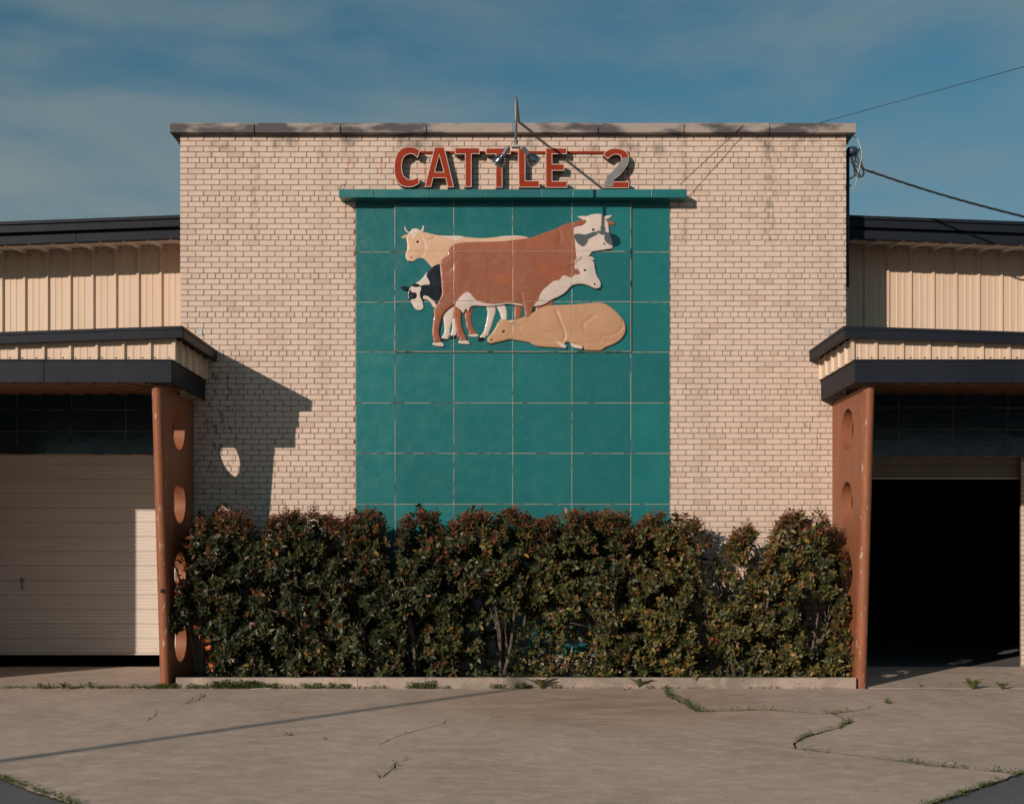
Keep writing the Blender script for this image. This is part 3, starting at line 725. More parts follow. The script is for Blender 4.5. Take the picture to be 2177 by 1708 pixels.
# big brown bull with a white head
bull, blp = relief('brown_bull', C((545, 440), (548, 395), (556, 375), (590, 345), (650, 328), (780, 322), (900, 322), (1000, 318), (1090, 308), (1180, 298), (1245, 288), (1300, 268), (1370, 240), (1430, 225), (1480, 200), (1530, 175), (1570, 163), (1605, 158), (1650, 158), (1700, 150), (1720, 140), (1715, 110), (1740, 95), (1790, 84), (1840, 86), (1875, 100), (1887, 135), (1905, 170), (1908, 220), (1925, 280), (1942, 325), (1942, 375), (1915, 386), (1880, 391), (1850, 391), (1810, 399), (1765, 406), (1745, 440), (1700, 480), (1640, 500), (1560, 560), (1400, 640), (1000, 640), (600, 580), (530, 480)),
    2.6, 2.6, RG, panel, width=8, grooves=[(C((1480, 215), (1500, 280), (1490, 340)), .5, 3)], label='large brown bull with white head, hindmost right')
sub('white_head', [(1612, 196), (1680, 188), (1712, 165), (1721, 140), (1716, 111), (1741, 96), (1790, 85), (1840, 87), (1874, 101), (1886, 135), (1904, 170), (1907, 220), (1924, 280), (1941, 325), (1941, 375), (1915, 385), (1880, 390), (1850, 390), (1810, 398), (1765, 405), (1744, 440), (1700, 479), (1638, 490), (1625, 380), (1618, 300), (1610, 240)], blp, 2.6, 2.6, WG, bull,
    bulges=[(C((1780, 260))[0], (22, 30), 1.2), (C((1890, 340))[0], (10, 12), .6)], grooves=[(C((1700, 300), (1740, 360), (1820, 385)), .4, 2)])
relief('horn', C((1641, 110), (1655, 104), (1722, 102), (1734, 120), (1728, 142), (1700, 142), (1665, 123)), 2.4, 3.2, WG, bull, width=2, grid=1.6)
relief('horn', C((1874, 104), (1905, 98), (1935, 96), (1930, 110), (1905, 128), (1884, 132)), 2.0, 2.6, WG, bull, width=2, grid=1.6)
relief('ear', C((1604, 162), (1640, 144), (1700, 138), (1713, 150), (1700, 172), (1660, 187), (1615, 190)), 3.6, 2.4, RG, bull, width=2, grid=1.6, grooves=[(C((1625, 170), (1690, 160)), .7, 1)])
relief('ear', C((1885, 136), (1925, 144), (1962, 158), (1955, 178), (1925, 181), (1900, 172)), 1.6, 2.4, RG, bull, width=2, grid=1.6, grooves=[(C((1900, 155), (1945, 168)), .6, 1)])
spot('eye', 1775, 222, 13, 9, .1, 5.88, EYE, bull); spot('nostril', 1868, 340, 6, 13, -.4, 5.28, EYE, bull); spot('mouth', 1893, 386, 26, 6, -.05, 3.38, EYE, bull)
for pts in ([(1110, 840), (1178, 840), (1168, 960), (1150, 1000), (1104, 1000)], [(1290, 850), (1380, 820), (1440, 800), (1430, 870), (1350, 910), (1290, 940)]):
    relief('leg', C(*pts), .7, 2.4, RG, bull, width=3, grid=2)

# brown cow with white face and udder, in front
cow, clp = relief('brown_cow', C((475, 520), (485, 480), (510, 460), (550, 435), (600, 415), (700, 410), (900, 408), (1100, 400), (1200, 384), (1350, 388), (1480, 418), (1560, 445), (1630, 465), (1650, 455), (1690, 443), (1730, 445), (1760, 470), (1786, 500), (1791, 550), (1806, 610), (1841, 665), (1841, 705), (1815, 723), (1780, 716), (1740, 696), (1690, 681), (1640, 681), (1590, 696), (1540, 756), (1480, 791), (1435, 809), (1380, 846), (1340, 863), (1290, 871), (1268, 875), (1255, 940), (1225, 970), (1200, 965), (1190, 880), (1180, 868), (1120, 861), (1060, 846), (960, 866), (860, 871), (780, 863), (735, 873), (728, 905), (715, 916), (705, 892), (690, 902), (680, 926), (665, 926), (655, 902), (620, 882), (602, 852), (560, 880), (520, 915), (498, 950), (480, 1010), (470, 1060), (468, 1105), (490, 1170), (460, 1182), (425, 1182), (415, 1130), (409, 1100), (418, 1000), (428, 950), (423, 905), (440, 870), (460, 840), (480, 800), (497, 760), (490, 700), (485, 620)),
    4.4, 3.2, RG, panel, width=9, grooves=[(C((1165, 760), (1175, 820), (1185, 870)), .7, 3), (C((700, 470), (620, 480), (560, 560)), .4, 5), (C((1290, 800), (1270, 860)), .5, 3)],
    bulges=[(C((640, 560))[0], (30, 36), .8), (C((1250, 620))[0], (40, 46), .9)], label='brown cow with white face and udder, nearest standing')
sub('udder', [(604, 852), (640, 800), (680, 760), (710, 748), (735, 760), (760, 795), (790, 825), (860, 846), (940, 852), (1060, 838), (1100, 842), (1180, 855), (1180, 867), (1120, 860), (1060, 845), (960, 865), (860, 870), (780, 862), (735, 872), (727, 904), (715, 914), (705, 891), (690, 901), (680, 924), (666, 924), (656, 901), (621, 881)], clp, 4.4, 3.2, WG, cow, bulges=[(C((700, 830))[0], (16, 14), 1.4)])
sub('white_face_and_chest', [(1270, 872), (1290, 840), (1312, 825), (1320, 780), (1350, 730), (1400, 690), (1440, 655), (1490, 650), (1520, 605), (1560, 620), (1595, 630), (1620, 600), (1655, 605), (1665, 585), (1640, 550), (1622, 560), (1612, 520), (1640, 475), (1680, 447), (1730, 447), (1759, 471), (1784, 501), (1789, 550), (1804, 610), (1839, 665), (1839, 705), (1815, 721), (1780, 714), (1740, 694), (1690, 679), (1640, 679), (1590, 694), (1540, 754), (1480, 789), (1435, 807), (1380, 844), (1340, 861), (1290, 869)], clp, 4.4, 3.2, WG, cow, bulges=[(C((1720, 590))[0], (14, 24), 1.0)], grooves=[(C((1640, 690), (1560, 640), (1500, 680)), .25, 4)])
relief('horn', C((1612, 508), (1620, 480), (1650, 460), (1678, 456), (1668, 474), (1635, 490), (1622, 512)), 7.0, 2.2, WG, cow, width=2, grid=1.5)
relief('horn', C((1730, 449), (1765, 446), (1791, 476), (1780, 482), (1755, 468)), 4.0, 2.6, WG, cow, width=2, grid=1.5)
relief('ear', C((1535, 521), (1580, 490), (1640, 455), (1625, 500), (1602, 522), (1545, 529)), 6.8, 1.8, RG, cow, width=2, grid=1.5, grooves=[(C((1550, 520), (1610, 505)), .8, 1)])
spot('eye', 1703, 566, 11, 8, .2, 7.98, EYE, cow); spot('nostril', 1787, 682, 7, 9, .3, 6.58, EYE, cow); spot('mouth', 1815, 718, 20, 4, -.2, 4.98, EYE, cow)
relief('hoof', C((413, 1184), (425, 1174), (490, 1168), (516, 1200), (505, 1209), (460, 1209), (418, 1197)), 4.0, 2.8, WG, cow, width=2, grid=1.6)
for pts, hoof, b0 in (([(596, 850), (630, 860), (660, 925), (655, 970), (660, 1040), (680, 1090), (712, 1157), (660, 1167), (638, 1162), (645, 1132), (624, 1132), (615, 1060), (595, 960), (583, 930)], [(631, 1172), (640, 1158), (711, 1155), (733, 1185), (725, 1191), (640, 1186)], 3.2),
                      ([(678, 890), (725, 850), (764, 850), (752, 905), (740, 960), (745, 1010), (760, 1060), (797, 1100), (718, 1107), (722, 1076), (704, 1062), (690, 960)], [(714, 1107), (795, 1097), (809, 1120), (780, 1128), (722, 1121)], 1.0)):
    relief('leg', C(*pts), b0, 2.6, RG, cow, width=3, grid=2); relief('hoof', C(*hoof), b0 + .2, 2.6, WG, cow, width=2, grid=1.6)
sub('chest_leg_patch', [(1184, 868), (1205, 880), (1262, 872), (1254, 938), (1225, 965), (1202, 962), (1192, 900)], clp, 4.4, 3.2, RG, cow)  # brown glaze over the front leg, same brown as the body

# tan cow lying in front
ly, llp = relief('lying_tan_cow', C((877, 1145), (885, 1130), (930, 1080), (955, 1035), (965, 1005), (1000, 983), (1040, 980), (1070, 990), (1110, 990), (1200, 955), (1280, 915), (1340, 880), (1400, 862), (1480, 860), (1600, 855), (1720, 845), (1820, 838), (1870, 845), (1930, 880), (1990, 935), (2035, 990), (2053, 1050), (2045, 1100), (2010, 1150), (1950, 1190), (1880, 1215), (1850, 1242), (1760, 1242), (1705, 1240), (1698, 1215), (1690, 1203), (1600, 1195), (1575, 1172), (1545, 1170), (1530, 1190), (1545, 1205), (1540, 1222), (1400, 1215), (1300, 1208), (1255, 1190), (1240, 1175), (1180, 1165), (1120, 1155), (1070, 1145), (1000, 1165), (950, 1175), (910, 1188), (880, 1175)),
    4.4, 3.2, TG, panel, width=8,
    grooves=[(C((1462, 905), (1490, 980), (1532, 1090), (1535, 1130), (1520, 1168)), 1.3, 2.2), (C((1340, 1096), (1400, 1090), (1460, 1092), (1500, 1105)), .7, 1.8), (C((1260, 1150), (1340, 1165), (1450, 1170)), .8, 1.8),
             (C((1690, 1060), (1700, 1085), (1745, 1110), (1790, 1140), (1840, 1165)), 1.2, 2.0), (C((1690, 1040), (1700, 1010), (1730, 985), (1790, 950)), 1.0, 2.4), (C((1840, 1120), (1900, 1122), (1975, 1100), (2020, 1055), (2028, 1000), (2015, 960)), 1.4, 1.5),
             (C((1895, 1170), (1960, 1160), (2010, 1120)), .8, 1.6), (C((1620, 1190), (1700, 1180), (1800, 1182), (1890, 1178)), .9, 1.8), (C((1090, 1040), (1170, 1040)), .9, 1.0), (C((1100, 1055), (1160, 1062)), .7, 1.0), (C((1080, 1000), (1085, 1060), (1060, 1140)), .7, 1.6),
             (C((1720, 1225), (1800, 1200)), .6, .8), (C((1745, 1232), (1830, 1205)), .6, .8), (C((1775, 1236), (1860, 1205)), .6, .8)],
    bulges=[(C((1870, 1010))[0], (34, 26), 1.8), (C((1420, 1000))[0], (22, 24), 1.0), (C((1590, 960))[0], (30, 26), .8), (C((1000, 1070))[0], (16, 14), .8)], label='tan cow lying down in the foreground')
for pts in ([(1462, 1173), (1480, 1166), (1530, 1185), (1553, 1210), (1545, 1223), (1515, 1225)], [(1583, 1178), (1610, 1190), (1680, 1205), (1691, 1215), (1680, 1233), (1620, 1223), (1587, 1206)]):
    relief('hoof', C(*pts), 5.6, 2.6, WG, ly, width=2, grid=1.6)
relief('horn', C((976, 979), (1003, 984), (1014, 997), (992, 1002)), 3.6, 3.0, WG, ly, width=2, grid=1.5); relief('horn', C((1066, 991), (1095, 987), (1119, 998), (1092, 1010), (1070, 1009)), 7.2, 2.0, WG, ly, width=2, grid=1.5)
spot('eye', 1013, 1082, 14, 8, -.4, 7.28, EYE, ly); spot('nostril', 911, 1153, 8, 8, 0, 6.38, EYE, ly); spot('mouth', 893, 1180, 18, 4, .5, 4.58, EYE, ly)
# ================================================================== LETTER SIGN
sign = empty('letter_sign', (0, 0, 0)); tag(sign, 'red channel letters reading CATTLE 2 above the teal ledge', 'sign')
YL = -20.0
def LT(*P): return [(xx((1500 + .4823 * x) / 1.837, YL), zz((540 + .4823 * y) / 1.837, YL)) for x, y in P]
GL = [
 ('C', [LT((292, 98), (270, 82), (245, 72), (210, 67), (175, 70), (140, 83), (112, 110), (93, 150), (82, 200), (80, 245), (84, 290), (95, 330), (115, 362), (140, 383), (170, 393), (205, 396), (240, 390), (270, 375), (287, 362), (276, 308), (255, 322), (230, 332), (205, 333), (180, 325), (160, 305), (148, 275), (142, 235), (145, 195), (155, 163), (170, 142), (195, 128), (220, 125), (245, 135), (272, 158))]),
 ('A', [LT((408, 70), (488, 70), (566, 396), (513, 396), (497, 322), (398, 322), (380, 394), (328, 394)), LT((446, 138), (482, 272), (412, 272))]),
 ('T', [LT((572, 76), (775, 76), (775, 127), (708, 127), (708, 395), (655, 395), (655, 129), (572, 129))]),
 ('T', [LT((824, 78), (1026, 78), (1026, 128), (957, 128), (957, 399), (903, 399), (903, 129), (824, 129))]),
 ('L', [LT((1085, 78), (1143, 78), (1143, 342), (1258, 342), (1258, 398), (1090, 398))]),
 ('E', [LT((1308, 78), (1480, 78), (1480, 128), (1362, 128), (1362, 207), (1460, 207), (1460, 262), (1362, 262), (1362, 345), (1483, 345), (1483, 400), (1308, 400))]),
 ('2', [LT((1774, 133), (1790, 108), (1815, 90), (1850, 80), (1890, 80), (1930, 88), (1960, 105), (1980, 135), (1983, 170), (1972, 215), (1945, 255), (1910, 295), (1870, 332), (1852, 350), (1983, 350), (1983, 403), (1778, 403), (1782, 350), (1800, 310), (1840, 275), (1880, 235), (1910, 200), (1922, 165), (1915, 142), (1895, 132), (1870, 130), (1845, 138), (1812, 168))]),
]
for ch, loops in GL:
    mb = MB(); plate(mb, loops, YL, -4.0, 0, 1)
    lo = mb.build('letter', [M['sign_trim'], M['sign_side']], sign, recalc=True); lo['label'] = 'letter ' + ch if ch != '2' else 'numeral 2 with a peeled grey stroke'
    fl = [inset(loops[0], 1.35)] + [inset(l, -1.35) for l in loops[1:]]
    mb = MB(); plate(mb, fl, YL - .25, YL + .2); mb.build('letter_face', M['sign_red'], lo)
    # fixing studs
    xs = [p[0] for p in loops[0]]; zs_ = [p[1] for p in loops[0]]
    st = MB(); pts = [p for p in [(min(xs) + (max(xs) - min(xs)) * random.uniform(.1, .9), min(zs_) + (max(zs_) - min(zs_)) * random.uniform(.05, .95)) for _ in range(60)]
                      if pip([p], fl[0])[0] and segdist([p], fl[0])[0] > 1.6 and not any(pip([p], l)[0] for l in fl[1:])][:4]
    for a, b in pts: st.tube([(a, YL - .2, b), (a, YL - .55, b)], .8, 8)
    if pts: st.build('stud', M['sign_red'], lo)
gp_ = LT((1930, 157), (1979, 157), (1975, 195), (1945, 250), (1900, 298), (1862, 338), (1856, 360), (1857, 391), (1790, 394), (1783, 372), (1800, 312), (1840, 277), (1880, 237), (1911, 198))
gp_ = [(a + random.uniform(-.25, .25), b + random.uniform(-.25, .25)) for a, b in smooth_loop(gp_, 1)]
mb = MB(); plate(mb, gp_ and [gp_], YL - .55, YL); o = mb.build('peeled_patch', M['sign_grey'], [c for c in sign.children if 'numeral' in str(c.get('label'))][0]); o['label'] = 'bare grey patch where red paint has peeled'
r0, r1 = LT((262, 88), (1985, 100)); 
mb = MB().box(r0[0], r1[0], -4.6, -1.2, r1[1], LT((0, 84))[0][1]); mb.box(r1[0] - 1.6, r1[0], -4.6, -1.2, LT((0, 402))[0][1], r1[1] - .05)
mb.box(LT((150, 0))[0][0], LT((1985, 0))[0][0], -4.4, -1.2, LT((0, 410))[0][1], LT((0, 404))[0][1])
for q in (320, 1065, 1540, 1750): mb.box(LT((q, 0))[0][0], LT((q + 10, 0))[0][0], -1.3, 1, r1[1] + .3, r1[1] + 2.2)
mb.build('mounting_rail', M['sign_red'], sign)

M['shaded_slat'] = mat('shaded_door_metal', (.20, .15, .105), (.16, .12, .085), rough=.6, nscale=3)  # door metal of the rolled-up slats, lintel shade put into its colour
# ================================================================== FLOODLIGHT ARM
YA = -260.0
lamp = empty('flood_light', (5 * S, 0, zz(261) * S)); tag(lamp, 'twin floodlight on a galvanised pipe arm projecting from the coping', 'light')
lamp.location = (0, 0, 0)
def Q(x, y, yd=YA): return Vector((xx((1850 + x * .2297) / 1.837, yd), yd, zz((360 + y * .2297) / 1.837, yd)))
xa = Q(717, 0).x; ztop = Q(0, 95).z
arm = [Vector((xa + 7.3, 30, zz(262, -13) - 5)), Vector((xa + 7.2, -8, zz(260, -13) + 1.2)), Vector((xa + .7, YA + 15, ztop + 3.0)), Vector((xa + .15, YA + 3, ztop + .4)), Vector((xa, YA, ztop - 3)), Vector((xa, YA, Q(0, 830).z))]
MB().tube(arm, 2.9, 10).build('pipe_arm', M['galv'], lamp, smooth=True)
MB().tube([Vector((xa, YA, Q(0, 820).z)), Vector((xa, YA, Q(0, 850).z))], 4.6, 10).tube([Vector((xa, YA, Q(0, 850).z)), Vector((xa, YA, Q(0, 905).z))], 3.9, 10).build('coupling', M['galv'], lamp, smooth=True)
bx0, bx1 = Q(645, 905), Q(790, 948)
MB().box(bx0.x, bx1.x, YA - 7, YA + 7, bx1.z, bx0.z).build('junction_box', M['cast_grey'], lamp, bevel=.012)
def lathe(prof, axis_o, axis_d, n=20):
    d = Vector(axis_d).normalized(); a = d.orthogonal().normalized(); b = d.cross(a); mb = MB(); vs = []
    for t, r in prof:
        for k in range(n):
            an = 2 * math.pi * k / n; vs.append(Vector(axis_o) + d * t + (a * math.cos(an) + b * math.sin(an)) * r)
    m = len(prof); fs = [(i * n + k, i * n + (k + 1) % n, (i + 1) * n + (k + 1) % n, (i + 1) * n + k) for i in range(m - 1) for k in range(n)]
    fs += [tuple(range(n))[::-1], tuple((m - 1) * n + k for k in range(n))]
    return mb.add(vs, fs)
for sgn, piv, head in ((-1, Q(590, 935), Q(480, 1065)), (1, Q(835, 935), Q(958, 1050))):
    head = head + Vector((0, 14, 0)); ax = (head - piv).normalized(); h = bpy.data.objects.new('lamp_head', None)
    hold = lathe([(-2, 2.6), (0, 3.4), (3, 4.0), (14, 4.6), (15, 5.0), (20, 5.0)], piv, ax).tube([bx0 * .5 + bx1 * .5 + Vector((sgn * 14, 0, 0)), piv], 2.6, 8).build('lamp_holder', M['holder'], lamp, smooth=True)
    lathe([(17, 4.2), (20, 4.8), (25, 8.4), (31, 11.6), (35, 12.8), (36.5, 12.8)], piv, ax, 24).build('lamp_bulb', M['bulb'], hold, smooth=True)
    lathe([(36.5, 13.1), (38.5, 13.0), (40, 11), (41, 7), (41.4, 2)], piv, ax, 24).build('lamp_glass', M['lens'], hold, smooth=True)

# ================================================================== SUPPORT FINS
def fin(sgn, label):
    ztop = zz(822, -232); tk = 22.0; xi, xo = sgn * 678.5, sgn * 700.5
    fr = lambda z: -170 - (z / ztop) * 58          # front edge of the plate, centre of the nose
    outer = [(-.2, -6), (fr(0), -6), (fr(ztop), ztop), (-.2, ztop)]
    holes = []
    for py in (912, 1067, 1216, 1363):
        zc = zz(py, -118); k = 40
        yc = -118 + (0 if py < 1000 else (6 if py < 1100 else (10 if py < 1300 else 14)))
        holes.append([(yc + 43.5 * math.cos(a), zc + 42 * math.sin(a)) for a in np.linspace(0, 2 * math.pi, k, endpoint=False)])
    v, f = cdt([outer] + holes, [(y, z) for y in range(-215, 0, 12) for z in range(0, int(ztop), 12) if y > fr(z) + 5 and all((y - h[0][0] + 43.5) ** 2 + (z - h[0][1]) ** 2 > 48 ** 2 for h in holes)])
    mb = MB()
    for x in (xi, xo): mb.add([(x, a, b) for a, b in v], [tuple(t) for t in f])
    for h in holes:
        n = len(h); bev = 1.2
        mb.add([(xi, a, b) for a, b in h] + [(xo, a, b) for a, b in h], [(i, (i + 1) % n, n + (i + 1) % n, n + i) for i in range(n)])
    nbody = len(mb.v)
    zs = np.linspace(-6, ztop, 40); an = np.linspace(-math.pi / 2, math.pi / 2, 13); xm = (xi + xo) / 2; vs = []
    for z in zs:
        wob = .5 * mnoise.noise(Vector((sgn * 3, 1, z * .02)))
        vs += [(xm + sgn * tk / 2 * math.sin(a), fr(max(z, 0)) - (tk / 2 + 1.5 + wob) * math.cos(a), z) for a in an]
    m = len(an); mb.add(vs, [(i * m + k, i * m + k + 1, (i + 1) * m + k + 1, (i + 1) * m + k) for i in range(len(zs) - 1) for k in range(m - 1)])
    mb.add([vs[-m + k] for k in range(m)], [tuple(range(m))])
    nv = len(mb.v)
    me_o = mb.build('support_fin', M['fin'], None, origin=(xm, -100, 0), recalc=False)
    me = me_o.data
    a_ = me.attributes.new('nose', 'FLOAT', 'POINT'); co = np.zeros(len(me.vertices) * 3); me.vertices.foreach_get('co', co); co = co.reshape(-1, 3)
    yy = co[:, 1] / S - 100; zzv = co[:, 2] / S; fv = -170 - (np.clip(zzv, 0, None) / ztop) * 58
    a_.data.foreach_set('value', np.clip((fv + 14 - yy) / 12, 0, 1).astype(np.float32))
    bm = bmesh.new(); bm.from_mesh(me); bmesh.ops.remove_doubles(bm, verts=bm.verts, dist=1e-5)
    bmesh.ops.recalc_face_normals(bm, faces=bm.faces)
    for e_ in bm.edges:
        if len(e_.link_faces) == 2 and e_.calc_face_angle(0) > .6: e_.smooth = False
    for q in bm.faces: q.smooth = True
    bm.to_mesh(me); bm.free()
    return tag(me_o, label, 'column', 'support fins beside the planter')
fl_ = fin(-1, 'brown tapered fin column with round holes, standing by the closed cream garage door')
kn = lathe([(-2, 3.2), (1.5, 4.2), (3.2, 3.4), (4.2, 1.2)], (-688, -203, zz(1255, -200)), (0, -1, .1), 10).build('bolt', M['cable'], fl_, smooth=True)
kn.matrix_parent_inverse = Matrix.Translation(-fl_.location)
fin(1, 'brown tapered fin column with round holes and chipped paint, beside the open dark doorway')

# ================================================================== METAL-CLAD WINGS
def ribbed(mb, o, u, v, n, length_v, count, pitch=52.0, mi=0, rib=5.4, start=0.0):
    """trapezoidal metal sheet: o origin, u along ribs' spacing, v along the ribs, n outward"""
    o, u, v, n = map(Vector, (o, u, v, n))
    base = [(0, 0), (12, 0), (13.5, .7), (16.5, .7), (18, 0), (26, 0), (27.5, .7), (30.5, .7), (32, 0), (40, 0), (43, rib), (47, rib), (50.5, 0), (52, 0)]
    for c in range(count):
        P = [o + u * (c * pitch + x * pitch / 52) + n * h for x, h in base]
        m = len(P); mb.add(P + [p + v * length_v for p in P], [(i, i + 1, m + i + 1, m + i) for i in range(m - 1)], mi)
    return mb
SLU = -.037                                   # fall of the eaves away from the brick block
def wing(s, label):
    w = empty('barn_wing', (0, 0, 0)); tag(w, label, 'building')
    X0, X1 = 709.5, 1700.0
    def bx(mb, x0, x1, y0, y1, z0, z1, slope=0, ref=732, mi=0):
        a, b = sorted((s * x0, s * x1)); return mb.box(a, b, y0, y1, z0, z1, mi, slope, ref)
    ft = lambda py: zz(py, 88)
    # eaves trim of the roof, stepped like a drip edge over a gutter
    ro = bx(MB(), X0, X1, 84, 1500, ft(464.4), ft(457.8), SLU).build('roof', M['fascia'], w)
    bx(MB(), X0, X1, 88, 100, ft(481), ft(464.8), SLU).build('roof_fascia', M['fascia'], ro, bevel=.003)
    bx(MB(), X0, X1, 99, 110, ft(489), ft(480), SLU).build('roof_shadow_gap', M['fascia'], ro)
    n = 3; L0 = [X0, 960, 1290, X1]
    for a, b in zip(L0[:-1], L0[1:]): bx(MB(), a + .2, b - .2, 87 + rb.uniform(-.4, .4), 101, ft(506.5), ft(488.6), SLU).build('gutter', M['fascia'], ro, bevel=.004)
    # soffit and wall sheets
    zsw = lambda x: zz(523, 203) + (x - 763) * -.042
    so = MB()
    for i in range(19):
        x = X0 + i * 52; za = ft(506) + SLU * (x - 732) + 5.5; zb = zsw(x) + 5
        ribbed(so, (s * x, 88, za), (s, 0, SLU), Vector((0, 116, zb - za)).normalized(), (0, 0, -1), math.hypot(116, zb - za), 1, rib=7.0)
    so.build('roof_soffit', M['soffit'], ro, recalc=False)
    zb0 = zz(712, -60) - 6
    k = 0; xcur = X0
    first = 763 - X0 - 0
    while xcur < X1 - 20:
        cnt = 3; mb = MB()
        z1 = zsw(xcur) + 4
        vs0 = len(mb.v)
        ribbed(mb, (s * xcur, 203, zb0), (s, 0, 0), (0, 0, 1), (0, -1, 0), 1.0, cnt)
        # lift the upper edge to the sloping soffit
        mb.v = [(x, y, z if abs(z - zb0) < .5 else zsw(abs(x)) + 4) for x, y, z in mb.v]
        sh = mb.build('siding_sheet', M['siding'], w, recalc=False)
        sc = MB()
        for c in range(cnt):
            for dx in (8, 36): sc.tube([(s * (xcur + c * 52 + dx), 203, zsw(xcur + c * 52 + dx) - 6), (s * (xcur + c * 52 + dx), 201.6, zsw(xcur + c * 52 + dx) - 6)], 1.6, 6)
        sc.build('screw', M['screw'], sh)
        xcur += cnt * 52
    # canopy over the door
    YU, YP = -273.6, -258.0
    xu, xp, xl = 629.5, 647.5, 654.0; XE = 1420.0; SLC = -.034; ref = 630
    zu = lambda py: zz(py, YU); zp = lambda py: zz(py, YP)
    cf = bx(MB(), xu, XE, YU, -.5, zu(694.5), zu(692.7), SLC, ref); 
    bx(cf, 711, XE, -.5, 203, zu(694.5), zu(692.7), SLC, ref)
    can = cf.build('canopy', M['fascia'], w)
    mb = MB(); bx(mb, xu, XE, YU - 1.0, YU + 3, zu(699), zu(692.2), SLC, ref); bx(mb, xu + .6, XE, YU, YU + 9, zu(717), zu(699.3), SLC, ref)
    mb.build('upper_fascia', M['fascia'], can, bevel=.003)
    mb = MB(); bx(mb, xu - 1.0, xu + 3, YU + 3.2, -.6, zu(699), zu(692.2), 0, ref); bx(mb, xu, xu + 9, YU + 9.2, -.6, zu(717), zu(699.3), 0, ref)
    mb.build('upper_fascia_return', M['fascia'], can, bevel=.003)
    # siding band, front and return
    mb = MB(); ribbed(mb, (s * (xp + 4), YP + 5, zp(764.5)), (s, 0, 0), (0, 0, 1), (0, -1, 0), zz(720, YP) - zp(764.5) + 4, 15, pitch=51)
    mb.v = [(x, y, z if abs(z - zp(764.5)) < 3 else z + SLC * (abs(x) - ref)) for x, y, z in mb.v]
    sb = mb.build('canopy_siding', M['siding'], can, recalc=False)
    sc = MB()
    for c in range(15):
        for dx in (9, 36): x = xp + 4 + c * 51 + dx; sc.tube([(s * x, YP + 5, zp(764.5) + 5), (s * x, YP + 3.4, zp(764.5) + 5)], 1.5, 6)
    sc.build('screw', M['screw'], sb)
    mb = MB(); ribbed(mb, (s * (xp + 5), YP + 6, zp(764.5)), (0, 1, 0), (0, 0, 1), (-s, 0, 0), zz(720, YP) - zp(764.5) + 4, 5, pitch=50); 
    bx(mb, xp - .5, xp + 6, YP - .5, YP + 6, zp(764.4), zz(719, YP))
    mb.build('canopy_siding_return', M['siding'], can, recalc=False)
    mb = MB(); bx(mb, xl, 898, YP - 1, YP + 5, zp(813), zp(767.6)); bx(mb, 898.3, XE, YP - 1.7, YP + 5, zp(813.3), zp(767.6)); bx(mb, xl - 1.2, 896, YP - 2.4, YP + 6, zp(767.4), zp(763.6)); bx(mb, 896.3, XE, YP - 3, YP + 6, zp(767.4), zp(763.3))
    mb.build('lower_fascia', M['fascia'], can, bevel=.004)
    mb = MB(); bx(mb, xl, xl + 5, YP + 5.2, -.6, zp(813), zp(767.6)); bx(mb, xl - 1.2, xl + 6, YP + 6.2, -.6, zp(767.4), zp(763.6))
    mb.build('lower_fascia_return', M['fascia'], can, bevel=.004)
    za, zb = zp(812) + 2, zz(838, 250) + 4
    so = MB()
    d = Vector((0, 530, (zb - za) * 530 / 505)); ribbed(so, (s * (xl + 5), YP + 4, za), (s, 0, 0), d.normalized(), (0, 0, -1), d.length, 15, rib=5, pitch=51)
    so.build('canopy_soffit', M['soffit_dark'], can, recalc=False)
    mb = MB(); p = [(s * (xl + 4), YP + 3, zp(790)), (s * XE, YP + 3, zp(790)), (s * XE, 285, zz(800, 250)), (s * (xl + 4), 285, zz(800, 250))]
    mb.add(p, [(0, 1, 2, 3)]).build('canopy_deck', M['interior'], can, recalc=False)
    bx(MB(), xu + 31, xu + 43, -2.2, -.4, zz(712), zz(699)).build('flashing', M['flashing'], can)
    # wall under the canopy: tiled lintel, jambs, dark interior
    YD = 280.0
    zl0 = zz(965 if s < 0 else 970, YD); zl1 = zz(826, 268) + 14
    li = bx(MB(), 711, 1560, YD - 2, YD + 40, zl0, zl1 + 60).build('lintel', M['grout'], w)
    xs = [xx(p, YD) for p in ((-79, 37, 153, 268, 384) if s < 0 else (1794, 1910, 2026, 2142, 2258))]
    zsr = [zl1, zz(917 if s < 0 else 913, YD), zl0]
    zsr = [zsr[0] + 20, zsr[0] - (zsr[0] - zsr[1]) * .0 + 0, zsr[1], zsr[2]] if False else [zl1 + 30, zsr[1] + 51, zsr[1], zl0]
    lohi = sorted(xs)
    for a, b in zip(lohi[:-1], lohi[1:]):
        for z1, z0 in zip(zsr[:-1], zsr[1:]):
            o = tile_mesh(b - a - 1.6, z1 - z0 - 1.6, 2, rb).build('tile', M['shaded_tile'], li)
            o.location = ((a + b) / 2 * S, (YD - 3.6) * S, (z0 + z1) / 2 * S); o.rotation_euler = (rb.uniform(-.006, .006), 0, rb.uniform(-.006, .006))
    XJ = 1197.0 if s > 0 else 1228.0
    mb = MB(); bx(mb, XJ, 1560, YD + 2.0, YD + 9, -4, zl0 - .3)
    pier = mb.build('wall', M['mortar'], w)
    mb = MB(); tn = []
    for k_, ya, yb in rows(700, 1447):
        z1, z0 = zz(ya) - .72, zz(yb) + .72
        if z1 > zl0 - .5 or z0 < 6: continue
        for a, b in course_rects(k_, XJ - .2, 1500):
            vs, fs = brick_rings(a, b, z0, z1, rb.uniform(-.2, .15), rb); mb.add([(s * x, y + YD, z) for x, y, z in vs], fs); tn += [rb.random()] * len(vs)
    tinted(mb, 'brickwork', M['brick'], pier, tn, kind='stuff')
    mb = MB(); bx(mb, 711, 735, YD - 1, YD + 60, -4, zl0 - .3); mb.build('door_jamb', M['interior'], w)
